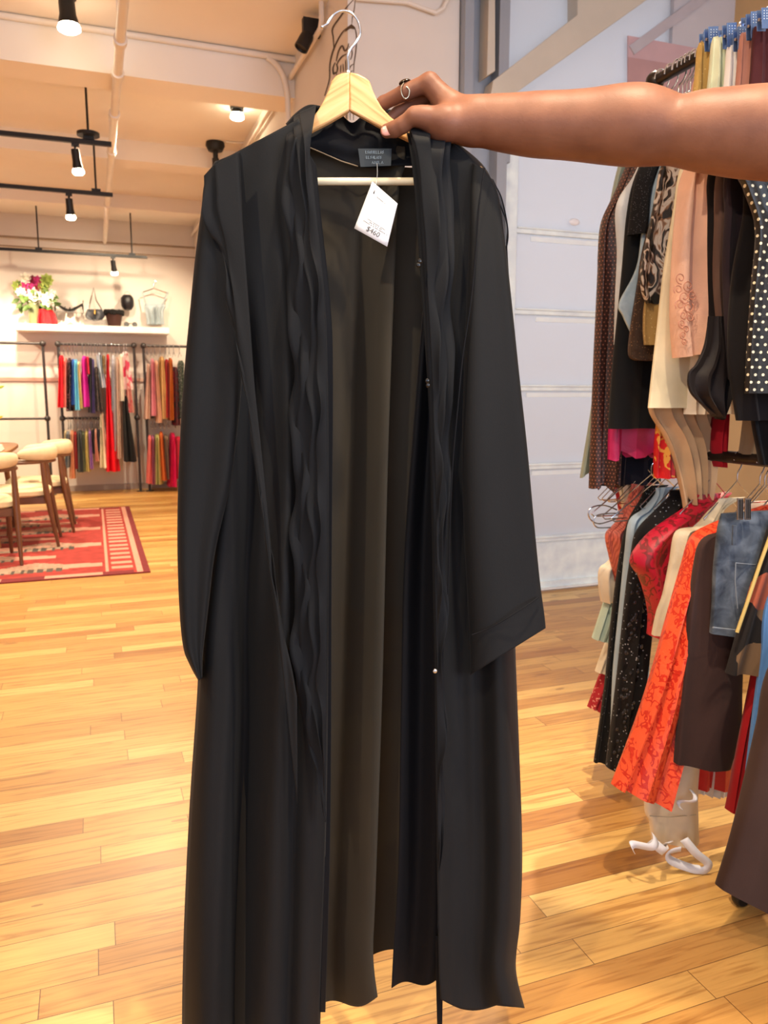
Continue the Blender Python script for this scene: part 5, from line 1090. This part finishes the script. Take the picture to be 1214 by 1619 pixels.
# ================================================================== THE ARM
def pj(px, py, off): 
    P_ = PG(px, py, off); return np.array(P_), (P_-CAM).dot(FW)/FPX
def chain(pts, k=.004): return ('chain', pts, k)
def smin(a, b, k):
    h = np.clip(.5+.5*(b-a)/k, 0, 1); return b*(1-h)+a*h-k*h*(1-h)
AX = np.array([[*RT], [*UPZ], [*FH]])   # local frame: right, up, away
def sdf_mesh(groups, h):
    pts = []; conv = []
    for k_out, k_in, ch in groups:
        L = []
        for seq in ch:
            q = []
            for (x, y, o, r_) in seq: P_, s_ = pj(x, y, o); q.append((AX @ P_, r_*s_)); pts.append((AX @ P_, r_*s_))
            L.append(q)
        conv.append((k_out, k_in, L))
    lo = np.min([p-r_ for p, r_ in pts], 0)-.012; hi = np.max([p+r_ for p, r_ in pts], 0)+.012
    n = np.ceil((hi-lo)/h).astype(int)+1
    gx, gy, gz = [lo[i]+h*np.arange(n[i], dtype=np.float32) for i in range(3)]
    D = np.full(tuple(n), .2, np.float32)
    def cap(a, ra, b, rb, marg=.03):
        mn = np.minimum(a-ra, b-rb)-marg; mx = np.maximum(a+ra, b+rb)+marg; sl = tuple(slice(max(0, int((mn[i]-lo[i])/h)), min(n[i], int((mx[i]-lo[i])/h)+2)) for i in range(3))
        X = gx[sl[0]][:, None, None]; Y = gy[sl[1]][None, :, None]; Z = gz[sl[2]][None, None, :]; ab = b-a; l2 = float(ab@ab)+1e-9
        t = np.clip(((X-a[0])*ab[0]+(Y-a[1])*ab[1]+(Z-a[2])*ab[2])/l2, 0, 1)
        d = np.sqrt((X-a[0]-t*ab[0])**2+(Y-a[1]-t*ab[1])**2+(Z-a[2]-t*ab[2])**2)-(ra+t*(rb-ra)); return sl, d
    for k_out, k_in, L in conv:
        G_ = np.full(tuple(n), .2, np.float32)
        for q in L:
            for (a, ra), (b, rb) in zip(q, q[1:]):
                sl, d = cap(a, ra, b, rb); G_[sl] = smin(G_[sl], d, k_in)
        D = smin(D, G_, k_out)
    # surface nets
    ins = D < 0; V = {}
    idx = np.full(tuple(m_-1 for m_ in n), -1, np.int64)
    c = [(i, j, k) for i in (0, 1) for j in (0, 1) for k in (0, 1)]
    sub = lambda A, o: A[o[0]:n[0]-1+o[0], o[1]:n[1]-1+o[1], o[2]:n[2]-1+o[2]]
    cnt = sum(sub(ins, o).astype(np.int8) for o in c); act = (cnt > 0) & (cnt < 8); I = np.argwhere(act); idx[act] = np.arange(len(I))
    acc = np.zeros((len(I), 3)); num = np.zeros(len(I))
    for a in c:
        for ax in range(3):
            if a[ax]: continue
            b = list(a); b[ax] = 1; va = sub(D, a)[act]; vb = sub(D, b)[act]; m_ = (va < 0) != (vb < 0); t = va/(va-vb+1e-12); p = np.array(a, float)[None, :].repeat(len(I), 0); p[:, ax] += t
            acc[m_] += p[m_]; num[m_] += 1
    vl = (I+acc/num[:, None])*h+lo; F = []
    for ax in range(3):
        o1, o2 = [x for x in range(3) if x != ax]
        sA = [slice(1, n[i]-1) for i in range(3)]; sB = list(sA); sA[ax] = slice(0, n[ax]-1); sB[ax] = slice(1, n[ax])
        ch = ins[tuple(sA)] != ins[tuple(sB)]; E = np.argwhere(ch); E = E + np.array([0 if i == ax else 1 for i in range(3)])
        def at(d1, d2): q = E.copy(); q[:, o1] -= d1; q[:, o2] -= d2; return idx[q[:, 0], q[:, 1], q[:, 2]]
        F.append(np.stack([at(0, 0), at(1, 0), at(1, 1), at(0, 1)], 1))
    F = np.concatenate(F); F = F[(F >= 0).all(1)]
    W = vl @ AX   # back to world (AX rows orthonormal)
    return W, F
G_arm = (.01, .006, [[(745, 190, .030, 31), (770, 192, .032, 35), (800, 195, .036, 39), (835, 197, .042, 43), (870, 198, .05, 46), (940, 199, .065, 51.5), (985, 198, .076, 56), (1015, 199, .084, 55.5), (1045, 204, .09, 50), (1072, 208, .1, 45), (1105, 207, .107, 55), (1160, 209, .12, 62), (1214, 210, .13, 67), (1300, 212, .14, 72), (1420, 214, .15, 78)]])
G_arm = (.01, .008, [[tuple(float(c_) for c_ in q_) for q_ in catmull(G_arm[2][0], 46)]])
G_palm = (.012, .014, [[(745, 190, .030, 31), (715, 173, .018, 22), (679, 131.5, .010, 15.5)], [(745, 192, .024, 28), (712, 178, -.002, 21), (690, 142, -.012, 14)], [(745, 194, .018, 27), (715, 185, -.015, 19), (702, 155, -.030, 13)],
                    [(745, 198, .012, 24), (722, 192, -.025, 16), (713, 168, -.044, 12)]])
G_then = (.012, .012, [[(742, 199, .032, 25), (705, 194, .042, 24), (668, 185, .044, 16.5)], [(720, 206, .026, 15), (692, 207, .034, 15)]])
G_thumb = (.006, .004, [[(672, 186, .044, 16), (655, 183, .044, 13.5), (636, 198, .034, 12.3), (625, 204, .028, 12.2), (612, 207, .022, 11)]])
G_idx = (.006, .004, [[(679, 131.5, .010, 15), (645, 144, .000, 12.5), (640, 146, -.002, 12), (606, 163, -.018, 10.5), (590, 176, -.022, 9)]])
G_mid = (.004, .003, [[(690, 142, -.012, 13.5), (656, 160, -.026, 12), (630, 178, -.030, 10.5), (612, 192, -.028, 9)]])
G_rng = (.004, .003, [[(702, 155, -.032, 12.5), (676, 172, -.050, 11), (652, 190, -.050, 10), (634, 202, -.046, 8.5)]])
G_pnk = (.004, .003, [[(713, 168, -.046, 11), (694, 184, -.066, 9.5), (672, 198, -.064, 8.5), (656, 206, -.060, 7.5)]])
W_, F_ = sdf_mesh([G_arm, G_palm, G_then, G_thumb, G_idx, G_mid, G_rng, G_pnk], .0019)
sk = N('brown_skin'); co = sk.coord(); no = sk.n('ShaderNodeTexNoise', i_Scale=16., i_Detail=5.); sk.l(co, 0, no, 0)
r_ = sk.ramp(no.outputs[0], [(.3, srgb(116, 74, 56)), (.7, srgb(140, 94, 72))]); sk.l(r_, 0, sk.b, 'Base Color'); sk.set(Roughness=.52); sk.b.inputs['Specular IOR Level'].default_value = .35
sk.b.inputs['Subsurface Weight'].default_value = .12; sk.b.inputs['Subsurface Radius'].default_value = (.01, .004, .002); sk.b.inputs['Subsurface Scale'].default_value = .6
fn = sk.n('ShaderNodeTexVoronoi', i_Scale=420.); sk.l(co, 0, fn, 0); f2 = sk.n('ShaderNodeTexNoise', i_Scale=90., i_Detail=4., i_Distortion=1.); sk.l(co, 0, f2, 0)
sk.bump(sk.math('ADD', sk.math('MULTIPLY', fn.outputs[0], .3), f2.outputs[0]), .18, .0012)
m = MB(); m.v = [tuple(p) for p in W_]; m.f = [tuple(int(i) for i in f) for f in F_]; m.mi = [0]*len(m.f)
person = m.build('person', sk.m, sharp=180)
md = person.modifiers.new('smooth', 'SMOOTH'); md.iterations = 3; md.factor = .5
tag(person, 'bare outstretched brown-skinned arm and hand of a person, pinching the wooden hanger', 'person')
# thumb nail, ring
def disc(cx, cy, off, a, b, th, ang, name, mt, parent):
    m = MB(); n = 20; vs = []; fs = []; k_ = 1.2/FPX; C0 = PG(cx, cy, off); u_ = RT*math.cos(ang)+UPZ*math.sin(ang); v_ = -RT*math.sin(ang)+UPZ*math.cos(ang)
    for i in range(5):
        s_ = i/4
        for j in range(n):
            q = 6.28318*j/n; e = lambda c_: math.copysign(abs(c_)**.8, c_); vs.append(C0+u_*a*k_*s_*e(math.cos(q))+v_*b*k_*s_*e(math.sin(q))-FH*th*(1-s_*s_))
    for i in range(4):
        for j in range(n): fs.append((i*n+j, i*n+(j+1) % n, (i+1)*n+(j+1) % n, (i+1)*n+j))
    m.add(vs, fs); return m.build(name, mt, parent, solid=.0004)
nl = disc(612, 206.5, .0318, 9.5, 7.5, .0022, .15, 'thumbnail', plain('pink_nail', (224, 160, 146), .25), person); nl['label'] = 'rosy bare thumbnail'
rg = MB(); silv = plain('aged_silver', (176, 166, 146), .25, metal=.9)
rg.tube([PG(638, 131, .010), PG(634, 140, .012), PG(636, 151, .012), PG(641, 156, .011), PG(646, 152, .012), PG(647, 142, .014), PG(642, 137, .014)], .0011, 8, smooth=36)
rr = rg.build('finger_ring', silv, person); rr['label'] = 'silver loop ring with a dark oval stone'
st_ = MB(); c0 = PG(640, 130.5, .004); n = 20; vs = []
for i in range(7):
    th = i/6*1.57
    for j in range(n): q = 6.283*j/n; vs.append(c0+(RT*.97+UPZ*.26)*(.0095*math.cos(q)*math.cos(th))+FH*(.008*math.sin(q)*math.cos(th))+(UPZ*.97-RT*.26)*.0045*math.sin(th))
st_.add(vs, [(i*n+j, i*n+(j+1) % n, (i+1)*n+(j+1) % n, (i+1)*n+j) for i in range(6) for j in range(n)]+[tuple(range(n))]); st_.build('ring_stone', plain('dark_bronze_stone', (52, 36, 22), .2), rr)
